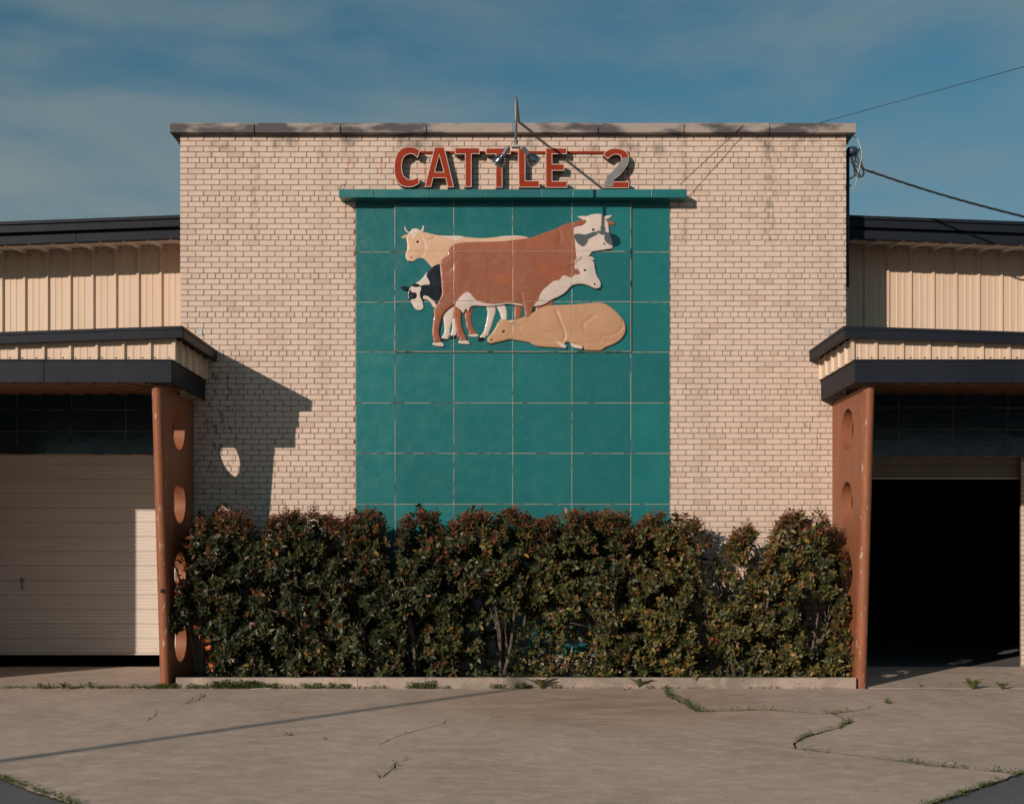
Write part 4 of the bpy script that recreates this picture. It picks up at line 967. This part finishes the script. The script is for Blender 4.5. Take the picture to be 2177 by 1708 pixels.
    mb = MB(); bx(mb, 711, 1560, 1380, 1400, -40, ft(470)); bx(mb, 1556, 1566, YD, 1400, -40, ft(500)); bx(mb, 710, 716, YD + 61, 1400, -40, ft(500)); bx(mb, 711, 1560, YD + 41, 1400, zl0 + 110, zl0 + 118)
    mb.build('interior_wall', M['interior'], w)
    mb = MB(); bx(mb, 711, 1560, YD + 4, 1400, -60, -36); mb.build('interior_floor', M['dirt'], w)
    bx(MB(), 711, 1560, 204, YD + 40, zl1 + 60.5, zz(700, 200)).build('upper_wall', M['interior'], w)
    # overhead door: corrugated curtain slats
    tilt = .0137
    def slat_mesh(x0, x1, hgt):
        prof = [(0, .4), (.8, .4), (1.0, 1.3), (2.6, 1.6), (2.9, .4), (3.7, .4), (4.0, 1.6), (11.4, 1.6), (11.7, .5), (12.5, .5), (12.8, 1.6), (18.6, 1.6), (18.9, .7), (19.6, .7), (19.9, 1.6), (26.4, 1.6), (26.7, .5), (27.5, .5), (27.8, 1.6), (33.4, 1.6), (34.4, 1.0)]
        k = hgt / 34.4; P = []
        for z, d in prof: P += [(x0, YD + 24 - d, z * k), (x1, YD + 24 - d, z * k)]
        mb = MB(); return mb.add(P, [(2 * i, 2 * i + 1, 2 * i + 3, 2 * i + 2) for i in range(len(prof) - 1)])
    if s < 0:
        zb = zz(1388, YD + 24); top = zl0 + 12; nsl = 14; hs = (top - zb) / nsl
        d = MB().box(-1300, -716, YD + 25.5, YD + 27, zb + 2, top).build('overhead_door', M['interior'], w)
        d['label'] = 'cream metal overhead door raised slightly off the ground'
        pr = slat_mesh(-1300, -716, hs - .25)
        for i in range(nsl):
            o = pr.build('door_slat', M['door'], d, recalc=False) if i == 0 else copyobj(first_slat, d)
            if i == 0: first_slat = o
            o.location = (0, 0, (zb + i * hs) * S); o.rotation_euler = (0, 0, 0)
        bx(MB(), 716, 1300, YD + 19.5, YD + 25, zb - 3.2, zb - .2).build('bottom_bar', M['door'], d)
        hx, hz = xx(47, YD + 20), zz(1240, YD + 20)
        lathe([(0, 5.0), (2, 5.2), (2.6, 4.2), (5, 2.2)], (hx, YD + 22, hz + 9), (0, -1, 0), 12).tube([(hx, YD + 17, hz + 9), (hx + 1, YD + 15.5, hz - 4), (hx + 2.5, YD + 16, hz - 16)], [1.6, 2.0, 1.4], 7).build('door_handle', M['holder'], d, smooth=True)
        d.rotation_euler = (0, 0, 0)
    else:
        zb = zz(1015, YD + 24); top = zl0 + 12; hs = (top - zb) / 2
        d = MB().box(716, 1300, YD + 25.5, YD + 27, zb + 2, top).build('overhead_door', M['interior'], w)
        d['label'] = 'cream overhead door rolled up under the lintel'
        pr = slat_mesh(716, 1300, hs - .25)
        for i in range(2):
            o = pr.build('door_slat', M['shaded_slat'], d, recalc=False); o.location = (0, 0, (zb + i * hs) * S)
        bx(MB(), 716, 1300, YD + 19.5, YD + 25, zb - 3.2, zb - .2).build('bottom_bar', M['door'], d)
    return w
wing(-1, 'tan metal clad barn wing with canopy over the nearly closed cream garage door')
wing(1, 'tan metal clad barn wing with canopy over the open dark doorway')
# unseen brick pier, added left of the picture to shade the closed door
pier = empty('added_brick_pier', (0, 0, 0)); tag(pier, 'cream brick pier added out of view to shade the closed garage door', 'pier')
MB().box(-1416, -1293.5, -233.5, 276, -5, zz(813, -258) - 2).build('wall', M['mortar'], pier)
mb = MB(); tn = []
for k_, ya, yb in rows(860, 1447):
    z1, z0 = zz(ya) - .72, zz(yb) + .72
    if z1 > zz(813, -258) - 2: continue
    for a, b in course_rects(k_, -1417.5, -1292): vs, fs = brick_rings(a, b, z0, z1, rb.uniform(-.2, .15), rb); mb.add([(x, y - 235, z) for x, y, z in vs], fs); tn += [rb.random()] * len(vs)
    for a, b in course_rects(k_ + 1, -233.5, 276): vs, fs = brick_rings(a, b, z0, z1, rb.uniform(-.2, .15), rb); mb.add([(-1292 - v[1], v[0], v[2]) for v in vs], fs); tn += [rb.random()] * len(vs)
tinted(mb, 'brickwork', M['brick'], pier, tn, kind='stuff')

# ================================================================== WIRES, MAST, POLE
def Z3(x, y): return (3150 + x * .39) / 1.837, (380 + y * .39) / 1.837
mast = empty('service_mast', (0, 0, 0)); tag(mast, 'blue conduit mast with weatherhead and coiled cable at the brick corner', 'electrical mast')
def A3(x, y, yd): px, py = Z3(x, y); return Vector((xx(px, yd), yd, zz(py, yd)))
YM = 30.0
MB().tube([A3(413, 560, YM), A3(413, 1300, YM), A3(413, 1900, YM)], 3.6, 10).build('conduit', M['mast'], mast, smooth=True)
MB().tube([A3(411, 1250, YM), A3(411, 1300, YM)], 5.0, 10).build('coupling', M['mast'], mast, smooth=True)
MB().tube([A3(412, 585, YM), A3(412, 600, YM)], 4.6, 10).build('coupling', M['mast'], mast, smooth=True)
wh = lathe([(-2, 4.0), (2, 9.0), (8, 11.2), (14, 11.0), (20, 8.5), (23, 3.0)], A3(405, 545, YM), (1, -.25, -.05), 14).build('weatherhead', M['mast'], mast, smooth=True)
MB().box(WR - 1, WR + 3, YM - 3, YM + 3, A3(0, 885, YM).z, A3(0, 868, YM).z).tube([A3(425, 880, YM), A3(447, 882, YM)], 1.6, 6).build('clamp', M['galv'], mast)
def smooth_path(P, n=6):
    P = [Vector(p) for p in P]; out = []
    for i in range(len(P) - 1):
        p0, p1, p2, p3 = P[max(0, i - 1)], P[i], P[i + 1], P[min(len(P) - 1, i + 2)]
        for k in range(n):
            t = k / n; out.append(.5 * ((2 * p1) + (p2 - p0) * t + (2 * p0 - 5 * p1 + 4 * p2 - p3) * t * t + (3 * p1 - p0 - 3 * p2 + p3) * t ** 3))
    return out + [P[-1]]
loopsC = [[(470, 575, 14), (500, 640, 8), (560, 720, 0), (575, 770, -4), (545, 795, -2), (505, 760, 4), (480, 690, 10), (490, 610, 14), (530, 520, 12), (545, 570, 8), (548, 650, 4), (575, 715, 0)],
          [(450, 590, 14), (470, 660, 16), (500, 740, 12), (545, 790, 8), (570, 760, 4), (555, 690, 2), (510, 600, 8), (515, 540, 10), (535, 515, 12)],
          [(440, 600, 20), (455, 640, 18), (475, 720, 14), (480, 775, 12), (455, 805, 16), (425, 815, 24)],
          [(440, 650, 18), (500, 690, 14), (520, 715, 8), (525, 800, 6), (490, 780, 10), (470, 700, 12)]]
for lp_ in loopsC:
    MB().tube(smooth_path([A3(x, y, yd) for x, y, yd in lp_]), 1.5, 6).build('coiled_cable', M['cable'], mast, smooth=True)
MB().tube(smooth_path([A3(465, 385, 8), A3(505, 415, 2), A3(522, 455, 0), A3(545, 530, 0), A3(548, 610, 0), A3(525, 720, 4), A3(500, 830, 8), A3(475, 910, 14), A3(440, 960, 24)]), .9, 6).build('bare_wire', M['cable_white'], mast, smooth=True)
# service drop: twisted cable running off to a pole on the right
a, b = A3(575, 722, 0), Vector((xx(2177, -60), -60, zz(460.5, -60)))
dirv = b - a; far = a + dirv * 3.0
drop = empty('service_cable', (0, 0, 0)); tag(drop, 'black twisted service cable sagging away from the mast', 'cable')
for ph in (0, 2.1, 4.2):
    P = []
    n = 260
    for i in range(n + 1):
        t = i / n * 3.0; q = a + dirv * t; q.z += -14 * math.sin(min(t, 1.0) * math.pi) * .35 if t < 1 else 0
        an = t * 2 * math.pi * 5.2 + ph; rr_ = 1.35 if t > .06 else 1.35 * (t / .06) + .8
        P.append(q + Vector((0, math.cos(an) * rr_, math.sin(an) * rr_)))
    MB().tube(P, 1.3, 5).build('strand', M['cable'], drop, smooth=True)
def wire(name, pts, r, label, m=M['wire']):
    return tag(MB().tube(pts, r, 5).build(name, m, None, smooth=True), label, 'wire')
zc1 = zz(260, -12)
w0 = Vector((xx(1740, -6), -6, zc1)); w1 = Vector((xx(2177, -20), -20, zz(142, -20)))
wire('overhead_wire', [w0, w0 + (w1 - w0) * 1.0, w0 + (w1 - w0) * 3.0], .75, 'thin dark wire rising from the coping towards the upper right')
wire('guy_wire', [Vector((xx(1446, -34), -34, zz(392, -34))), Vector((xx(1586, -15), -15, zz(261, -15))), Vector((xx(1592, 40), 40, zz(262, 0)))], .75, 'thin guy wire from the ledge up over the coping, beside the numeral')
hk = MB().tube([Vector((xx(722, -20), -20, zz(402, -20))), Vector((xx(727, -24), -24, zz(394, -24))), Vector((xx(733, -30), -30, zz(391.5, -30))), Vector((xx(734, -30), -30, zz(395, -30)))], .7, 5).tube([Vector((xx(730, -26), -26, zz(402, -26))), Vector((xx(734, -26), -26, zz(393, -26)))], .6, 5)
tag(hk.build('wire_hook', M['wire'], None), 'loose wire end curling above the left end of the teal ledge', 'wire')
# light pole standing behind the camera; its long shadow crosses the apron
bx_, by_ = gp(1100, 1463); t_ = 3000
pole = tag(MB().tube([(bx_ - .74 * t_, by_ - t_, -10), (bx_ - .74 * t_, by_ - t_, t_ * .39 + 26)], [13, 10], 14).build('utility_pole', M['pole'], None, smooth=True), 'slim wooden pole standing on the asphalt behind the viewer', 'pole')
# ================================================================== HEDGE
LEAF = np.array([(0, 0, 0), (.30, .40, .10), (.32, 0, 0), (.30, -.40, .10), (.70, .34, .05), (.70, 0, -.03), (.70, -.34, .05), (1.0, 0, -.10)], float)
LQ = [(0, 2, 1), (0, 3, 2), (4, 5, 7), (5, 6, 7)]; LQ4 = [(1, 2, 5, 4), (2, 3, 6, 5)]
def leaf_mesh(name, pos, axis, normal, length, width, tintv, redv, material, parent, kind='stuff'):
    """pos (n,3) metres; every leaf a small folded blade"""
    n = len(pos)
    x = axis / np.linalg.norm(axis, axis=1)[:, None]
    y = np.cross(normal, x); y /= (np.linalg.norm(y, axis=1)[:, None] + 1e-9); z = np.cross(x, y)
    V = pos[:, None, :] + (LEAF[None, :, 0, None] * length[:, None, None]) * x[:, None, :] + (LEAF[None, :, 1, None] * width[:, None, None]) * y[:, None, :] + (LEAF[None, :, 2, None] * length[:, None, None]) * z[:, None, :]
    V = V.reshape(-1, 3); base = (np.arange(n) * 8)[:, None]
    loops = []; starts = []; tot = []
    tri = np.array(LQ); quad = np.array(LQ4)
    li = np.concatenate([np.concatenate([(base + tri[k]) for k in range(4)], 1), np.concatenate([(base + quad[k]) for k in range(2)], 1)], 1)   # n x 20
    me = bpy.data.meshes.new(name); me.vertices.add(n * 8); me.vertices.foreach_set('co', V.astype(np.float32).ravel())
    me.loops.add(n * 20); me.loops.foreach_set('vertex_index', li.astype(np.int32).ravel())
    st = (np.arange(n) * 20)[:, None] + np.array([0, 3, 6, 9, 12, 16]); me.polygons.add(n * 6)
    me.polygons.foreach_set('loop_start', st.astype(np.int32).ravel())
    me.update(calc_edges=True); me.validate()
    me.polygons.foreach_set('use_smooth', np.ones(len(me.polygons), bool))
    a = me.attributes.new('tint', 'FLOAT', 'POINT'); a.data.foreach_set('value', np.repeat(tintv, 8).astype(np.float32))
    a = me.attributes.new('red', 'FLOAT', 'POINT'); a.data.foreach_set('value', np.repeat(redv, 8).astype(np.float32))
    me.materials.append(material)
    o = bpy.data.objects.new(name, me); link(o, parent)
    if kind: o['kind'] = kind
    return o
TOPX = [360, 375, 395, 410, 440, 480, 520, 548, 556, 580, 640, 690, 720, 745, 770, 800, 820, 834, 852, 890, 930, 948, 965, 1000, 1040, 1090, 1128, 1150, 1165, 1180, 1220, 1260, 1300, 1335, 1346, 1365, 1420, 1470, 1500, 1530, 1540, 1560, 1600, 1618, 1640, 1660, 1700, 1740, 1765, 1785, 1800, 1812]
TOPY = [1330, 1235, 1130, 1102, 1088, 1080, 1086, 1124, 1126, 1088, 1084, 1090, 1103, 1103, 1084, 1082, 1096, 1205, 1100, 1080, 1090, 1128, 1100, 1082, 1088, 1080, 1096, 1104, 1098, 1088, 1080, 1088, 1082, 1092, 1128, 1098, 1088, 1100, 1112, 1150, 1185, 1122, 1112, 1200, 1130, 1094, 1084, 1088, 1104, 1135, 1180, 1290]
def thin(px, py):
    """how much of the foliage is missing at a surveyed spot (bare stems, gaps)"""
    t = 0.0; back = .62
    for cx_, cy_, rx, ry, k in ((1030, 1310, 54, 58, .97), (1120, 1365, 95, 62, .95), (1230, 1350, 48, 64, .92), (1060, 1405, 100, 28, .9), (640, 1330, 30, 40, .5), (760, 1300, 26, 60, .5), (480, 1330, 26, 34, .5), (880, 1385, 26, 60, .85), (832, 1160, 12, 75, .9), (975, 1180, 10, 60, .6), (700, 1420, 60, 20, .6),
                         (1500, 1300, 22, 90, .75), (1545, 1230, 26, 60, .85), (1530, 1150, 14, 40, .9), (1625, 1130, 14, 40, .9), (1740, 1330, 34, 60, .95), (1480, 1190, 40, 30, .5), (1610, 1180, 22, 30, .7), (392, 1215, 17, 45, .85), (408, 1290, 14, 50, .75), (404, 1396, 44, 56, 1.0), (1510, 1210, 34, 40, .8), (1490, 1255, 24, 34, .8), (1575, 1240, 20, 40, .7), (1690, 1180, 14, 30, .6), (1660, 1290, 16, 30, .6),
                         (1560, 1418, 70, 24, .9), (545, 1130, 10, 45, .8), (900, 1330, 30, 60, .55), (1275, 1330, 30, 60, .4), (560, 1240, 24, 30, .5), (425, 1190, 14, 30, .6)):
        q = ((px - cx_) / rx) ** 2 + ((py - cy_) / ry) ** 2; u_ = k * max(0, min(1, (1.35 - q) * 2.2))
        if u_ > t: t = u_; back = 1.0 if (cx_ > 1400 or cx_ < 450 or 820 < cx_ < 840) else .62
    return t, back
SHR = [(366, 546, 'leftmost hedge shrub, its leaves spilling round the brown fin by the closed door'), (554, 702, 'glossy dark hedge shrub below the slanting canopy shadow on the brick'), (700, 830, 'hedge shrub straddling the left edge of the teal tile panel'),
       (842, 950, 'narrow hedge shrub below the left tile column with the black and white cow'), (952, 1166, 'wide hedge shrub at the centre of the teal panel, bare and dark below'), (1168, 1344, 'hedge shrub with many red tips right of the panel centre'),
       (1352, 1532, 'hedge shrub straddling the right edge of the teal tile panel'), (1540, 1616, 'thin open hedge shrub with bare grey stems before the brick'), (1624, 1808, 'rightmost hedge shrub, tall and red tipped, shading the brown fin')]
R_ = np.random.default_rng(11)
def shrub(xa, xb, label, idx):
    cxp = (xa + xb) / 2; hw = (xb - xa) / 2
    base = (xx(cxp, -95), -95, 15)
    root = empty('hedge_shrub', (0, 0, 0)); tag(root, label, 'shrub', 'shrubs of the hedge in the planter')
    rr = random.Random(900 + idx)
    # stems
    stems = []
    for q in range(max(3, int(hw / 20))):
        mbs = MB(); x0 = xx(cxp + rr.uniform(-.35, .35) * hw, -90); y0 = rr.uniform(-120, -60); hgt = rr.uniform(180, 300)
        P = []; dx = rr.uniform(-.28, .28); dy = rr.uniform(-.22, .12); ph = rr.uniform(0, 6)
        for k in range(9):
            t = k / 8; P.append(Vector((x0 + dx * hgt * t + 7 * math.sin(ph + t * 5), y0 + dy * hgt * t + 6 * math.cos(ph + t * 4), 12 + hgt * t)))
        mbs.tube(P, [4.2 * (1 - .75 * k / 8) for k in range(9)], 7)
        for q2 in range(3):
            k = rr.randint(3, 6); a = P[k]; L_ = rr.uniform(40, 95); d = Vector((rr.uniform(-1, 1), rr.uniform(-.9, .3), rr.uniform(.3, 1.1))).normalized()
            mbs.tube([a, a + d * L_ * .5 + Vector((0, 0, 4)), a + d * L_], [1.9, 1.4, .7], 5)
        mbs.build('stem', M['bark'], root, smooth=True)
    # shoots
    area = (xb - xa) * 330
    n_try = int(area / 25)
    pos, ax, nor, ln, wd, ti, rd = [], [], [], [], [], [], []
    tw = MB()
    for _ in range(n_try):
        px = cxp + hw * rr.uniform(-1.05, 1.05)
        top = np.interp(px, TOPX, TOPY); bot = 1436
        u = rr.random(); py = top + (bot - top) * (u ** 1.12)
        depth = rr.random() ** 1.5
        th, bk_ = thin(px, py)
        if rr.random() < th * (1 if depth < .42 else bk_): continue
        ywid = 150 if py > top + 25 else 110
        y = -182 + 12 * mnoise.noise(Vector((px * .02, py * .02, idx))) * 1.5 + depth * ywid
        if py < top + 30: y = max(y, -165)
        edge = (px - cxp) / hw
        y += 12 * edge ** 2 + 10 * mnoise.noise(Vector((px * .03, py * .025, 3.3)))
        if y > -6: continue
        if px < 392 and y > -150:
            if py > 1345: continue
            y = -172 + rr.uniform(-12, 14)
        p = Vector((xx(px, y), y, zz(py, y)))
        if p.x < -672 and y > -176: continue
        if p.x > 672: p.x = 672 - rr.random() * 6
        if p.z < 17: p.z = 17 + rr.random() * 6
        if mnoise.noise(Vector((px * .030, py * .026, 3.1))) < (-.10 if depth < .5 else -.55): continue
        up = max(0, 1 - (py - top) / 55)
        d = Vector((edge * .45 + rr.gauss(0, .4), -.75 * (1 - .5 * up) * (1 - depth * .5) + rr.gauss(0, .35), .25 + .9 * up + rr.gauss(0, .35))).normalized()
        if rr.random() < .16 and up > .5:
            p = p + Vector((rr.gauss(0, 3), rr.gauss(0, 4), rr.uniform(3, 17))); d = Vector((rr.gauss(0, .18), rr.gauss(0, .15), 1)).normalized(); up = 1.0
        redp = .75 * up + .24 * max(0, 1 - (py - top) / 200) + .06
        isred = rr.random() < redp and depth < .75
        nl = rr.randint(5, 9) if not isred else rr.randint(7, 10)
        length = rr.uniform(10, 19)
        q0 = p - d * length
        if depth < .45: tw.tube([q0, p], [.55, .3], 3, cap=False)
        a = d.orthogonal().normalized(); b = d.cross(a); ph = rr.uniform(0, 6.28)
        tone = rr.random() ** 1.3; patch = .5 + .5 * mnoise.noise(Vector((px * .012, py * .015, 4.4)))
        olive = max(0, min(1, (px - 700) / 700)) * .25
        for k in range(nl):
            t = (k + rr.random() * .6) / nl; an = ph + k * 2.4; rad = (a * math.cos(an) + b * math.sin(an))
            if isred and t > .45:
                ll = rr.uniform(4.5, 8.5); w_ = ll * rr.uniform(.30, .46); sp = .8; rv = rr.uniform(.55, 1.0)
            else:
                ll = rr.choice((rr.uniform(7, 11), rr.uniform(10, 16))); w_ = ll * rr.uniform(.52, .70); sp = 1.5; rv = (.35 if isred else 0) * rr.random() + (.5 if rr.random() < .03 else 0)
            dirl = (rad * sp + d * (.35 + .9 * t) + Vector((0, -.1, -.15))).normalized()
            nn = (d * 1.0 - rad * .5 + Vector((rr.gauss(0, .28), -.35 + rr.gauss(0, .28), .35 + rr.gauss(0, .28)))).normalized()
            pos.append((q0 + d * length * t) * S); ax.append(dirl); nor.append(nn); ln.append(ll * S); wd.append(w_ * S)
            tv = min(1, max(0, .16 + .52 * tone * patch + olive * rr.random() * 2.0 + rr.gauss(0, .12)))
            if rr.random() < .012: tv = 1.0
            ti.append(tv); rd.append(rv)
    arr = lambda q: np.array([tuple(v) for v in q], float)
    leaf_mesh('foliage', arr(pos), arr(ax), arr(nor), np.array(ln), np.array(wd), np.array(ti), np.array(rd), M['leaf'], root)
    o = tw.build('twigs', M['bark'], root, recalc=False); o['kind'] = 'stuff'
    return len(pos)
tot = 0
for i, (a, b, l) in enumerate(SHR): tot += shrub(a, b, l, i)
print('leaves', tot)

# ================================================================== WEEDS AND LITTER
def tufts(name, spots, label, cat, size=(2.6, 5.2), per=(7, 12), spread=3.5, parent=None, low=.35):
    """small leafy ground cover: spots of (x, y, z, scale)"""
    pos, ax, nor, ln, wd, ti, rd = [], [], [], [], [], [], []
    rr = random.Random(len(spots))
    for x, y, z, k in spots:
        tone = rr.random()
        for _ in range(rr.randint(*per)):
            an = rr.uniform(0, 6.28); r = abs(rr.gauss(0, spread * k)); el = rr.uniform(low, 1.3)
            hz = rr.random() ** 1.6 * 9 * k
            pos.append(Vector((x + r * math.cos(an), y + r * math.sin(an) * .6, z + .2 + hz)) * S); ax.append((math.cos(an), math.sin(an), el)); nor.append((rr.gauss(0, .4), rr.gauss(0, .4) - .3, 1))
            l = rr.uniform(*size) * k; ln.append(l * S); wd.append(l * rr.uniform(.4, .75) * S)
            ti.append(min(1, max(0, tone * .7 + rr.gauss(.1, .15)))); rd.append(.8 if rr.random() < .06 else 0)
    arr = lambda q: np.array([tuple(v) for v in q], float)
    o = leaf_mesh(name, arr(pos), arr(ax), arr(nor), np.array(ln), np.array(wd), np.array(ti), np.array(rd), M['weed'], parent)
    return tag(o, label, cat)
rr = random.Random(77)
# low clover-like weeds along the kerb foot
sp = []
for x0, x1, k, n in ((330, 375, 1.0, 46), (375, 420, .9, 26), (420, 450, .9, 14), (455, 545, 1.5, 120), (545, 592, 1.15, 44), (596, 630, .8, 16), (640, 740, 1.0, 70), (785, 830, .6, 18), (868, 925, 1.25, 64), (930, 965, .6, 14), (1040, 1075, .95, 26), (1170, 1205, .7, 14), (1372, 1392, .6, 10), (1085, 1130, .8, 26), (1215, 1330, .35, 30), (1400, 1520, .4, 30), (1590, 1660, .5, 18), (1690, 1790, .35, 22), (745, 785, .45, 14)):
    for _ in range(n):
        px = rr.uniform(x0, x1); y = -191 - abs(rr.gauss(0, 3.2)); sp.append((xx(px, y), y, 0, k * rr.uniform(.6, 1.15)))
tufts('kerb_weeds', sp, 'low green weeds growing along the foot of the kerb', 'weeds')
sp = []
for _ in range(330):
    px = rr.uniform(-5, 350); y = -190.5 + rr.gauss(0, 2.0); sp.append((xx(px, y), y, .3, rr.uniform(.28, .75) * (1.0 if rr.random() > .1 else 1.6)))
tufts('joint_weeds', sp, 'thin line of weeds in the pavement joint before the closed door', 'weeds', size=(2.4, 5.0))
sp = []
dens = [1.0, .8, .7, 1.0, .75, .6, .3, .1, .08, .1, 0, .3, 0, .5]
for line, dn in zip(crack_lines, dens):
    for i in range(len(line) - 1):
        a, b = Vector(line[i]), Vector(line[i + 1]); L_ = (b - a).length
        cl = max(0, mnoise.noise(Vector((a.x * .03, a.y * .03, 8))) + .28)
        for _ in range(int(L_ * dn * cl * 1.0 + rr.random())):
            t = rr.random(); p = a.lerp(b, t); sp.append((p.x + rr.gauss(0, 1), p.y + rr.gauss(0, 1), 0, rr.uniform(.3, .85) * (1.3 if dn >= 1 else 1)))
tufts('crack_weeds', sp, 'small weeds sprouting from the cracks of the concrete', 'weeds', size=(2.4, 5.2), per=(6, 10), spread=2.8)
sp = []
for (p, q) in ((gp(0, 1652), gp(160, 1708)), (gp(1983, 1705), gp(2177, 1640))):
    for _ in range(200):
        t = rr.uniform(-.1, 1.15); x = p[0] + (q[0] - p[0]) * t; y = p[1] + (q[1] - p[1]) * t
        if mnoise.noise(Vector((x * .04, y * .04, 1))) > -.15: sp.append((x + rr.gauss(0, 2.2), y + rr.gauss(0, 2.2), -1, rr.uniform(.25, .65)))
tufts('apron_edge_weeds', sp, 'ragged weeds along the edge between concrete and asphalt', 'weeds', size=(2.4, 5.0))
def rosette(px, py, n, hgt, label, seed, tall=.9, group='broadleaf weeds'):
    x, y = gp(px, py); y -= 4; rq = random.Random(seed); root = empty('broadleaf_weed', (x * S, y * S, 0)); tag(root, label, 'weed', group)
    for k in range(n):
        an = k * 2.4 + rq.uniform(-.3, .3); el = rq.uniform(.75, tall * 1.55); L_ = 1.75 * hgt * rq.uniform(.6, 1.1); w = L_ * rq.uniform(.14, .20)
        d = Vector((math.cos(an), math.sin(an), 0)); sd = Vector((-math.sin(an), math.cos(an), 0)); P = []
        for t, ww in ((0, .25), (.25, .7), (.5, 1.0), (.75, .8), (1, .05)):
            c = d * (L_ * t * math.cos(el * (1 - .5 * t))) + Vector((0, 0, L_ * math.sin(el) * (t - .35 * t * t) * 1.15 + .3))
            P += [c + sd * w * ww + Vector((0, 0, w * ww * .35)), c, c - sd * w * ww + Vector((0, 0, w * ww * .35))]
        mb = MB().add(P, [(i * 3 + j, i * 3 + j + 1, i * 3 + j + 4, i * 3 + j + 3) for i in range(4) for j in range(2)])
        o = mb.build('leaf', M['weed'], root, smooth=True, recalc=False)
        a_ = o.data.attributes.new('tint', 'FLOAT', 'POINT'); a_.data.foreach_set('value', [rq.uniform(.4, .95)] * len(o.data.vertices))
for q in ((1150, 1463, 14, 19, 'bushy broadleaf weed at the kerb just right of the panel centre'), (1110, 1464, 9, 12, 'small upright weed beside the bushy one at the kerb'), (1358, 1462, 12, 19, 'single upright weed at the kerb below the right tile column'), (1528, 1460, 11, 16, 'left one of the paired upright weeds at the kerb before the brick'), (1578, 1460, 14, 20, 'right and larger of the paired upright weeds at the kerb before the brick'),
          (2066, 1464, 13, 17, 'broadleaf weed on the pavement before the open doorway'), (2128, 1464, 11, 13, 'flat weed near the picture edge before the open doorway'), (1956, 1459, 5, 6, 'tiny weed between the fin and the open doorway weeds'),
          (86, 1464, 7, 11, 'leftmost weed of the joint before the closed door'), (137, 1464, 7, 11, 'middle weed of the joint before the closed door'), (196, 1464, 7, 11, 'third weed of the joint before the closed door'), (299, 1464, 6, 8, 'small weed of the joint next to the brown fin'), (1655, 1459, 5, 7, 'small weed at the kerb right of the paired weeds')):
    rosette(*q[:5], seed=q[0])
def dry_leaf(px, py, yd, size, m, label, ground=True, seed=0):
    rq = random.Random(seed)
    if ground: x, y = gp(px, py); z = .8
    else: x, y, z = xx(px, yd), yd, zz(py, yd)
    n = 11; mb = MB(); R3 = Matrix.Rotation(rq.uniform(0, 6), 3, 'Z') @ Matrix.Rotation(rq.uniform(-.3, .3) if ground else rq.uniform(1.0, 1.5), 3, 'X')
    P = [Vector((x, y, z))]
    for k in range(n):
        a = 2 * math.pi * k / n; r = size * (1.0 if k % 2 else .55) * rq.uniform(.75, 1.1); v_ = R3 @ Vector((r * math.cos(a) * 1.3, r * math.sin(a) * .7, size * .25 * math.cos(2 * a) + rq.uniform(0, .1) * size)); P.append(Vector((x, y, z)) + v_)
    mz = min(p.z for p in P)
    if ground: P = [p + Vector((0, 0, .35 - mz)) for p in P]
    mb.add(P, [(0, k + 1, (k + 1) % n + 1) for k in range(n)])
    return tag(mb.build('dry_leaf', M[m], None, smooth=False, recalc=False), label, 'leaf')
DL = ['left leaf of the upper dead orange cluster in the hedge by the left fin', 'middle leaf of the upper dead orange cluster in the hedge by the left fin', 'lowest leaf of the upper dead orange cluster in the hedge by the left fin', 'topmost leaf of the upper dead orange cluster in the hedge by the left fin',
      'topmost leaf of the lower dead orange cluster near the kerb by the left fin', 'right leaf of the lower dead orange cluster near the kerb by the left fin', 'left leaf of the lower dead orange cluster near the kerb by the left fin', 'lowest dead orange leaf above the kerb by the left fin',
      'upper of two dead orange leaves in the dark hollow of the hedge centre', 'lower of two dead orange leaves in the dark hollow of the hedge centre']
for i, (px, py, yd, sz) in enumerate(((426, 1352, -150, 7), (437, 1362, -158, 8), (444, 1376, -160, 7), (432, 1345, -150, 6), (446, 1398, -165, 8), (452, 1412, -168, 8), (440, 1403, -160, 6), (449, 1422, -168, 7), (1190, 1290, -130, 6), (1193, 1301, -132, 7))):
    tag(dry_leaf(px, py, yd - 14, sz * 1.25, 'orange_leaf', DL[i], False, i), group='dead orange leaves in the hedge')
for i, (px, py, sz, m, lb) in enumerate(((614, 1562, 6, 'brown_leaf', 'dark curled leaf on the open concrete left of centre'), (690, 1569, 3, 'brown_leaf', 'tiny brown leaf on the concrete right of the dark curled leaf'), (1337, 1464, 6, 'orange_leaf', 'brown orange leaf at the kerb beside the single upright weed'), (1425, 1461, 6, 'brown_leaf', 'brown leaf at the kerb left of the paired weeds'), (1455, 1461, 5, 'orange_leaf', 'orange leaf at the kerb left of the paired weeds'), (1328, 1466, 5, 'brown_leaf', 'flat brown leaf left of the single upright weed'), (541, 1460, 5, 'orange_leaf', 'orange leaf among the weeds at the kerb on the left'))):
    dry_leaf(px, py, 0, sz, m, lb, True, 50 + i)
a, b = gp(533, 1465), gp(585, 1462.5)
tag(MB().tube([(a[0], a[1] - 3, .9), ((a[0] + b[0]) / 2, (a[1] + b[1]) / 2 - 2.6, 1.3), (b[0], b[1] - 2, 1.1)], [1.2, 1.0, 1.3], 5).build('pale_stick', M['pale'], None), 'pale broken stick lying on the concrete by the kerb weeds', 'stick')
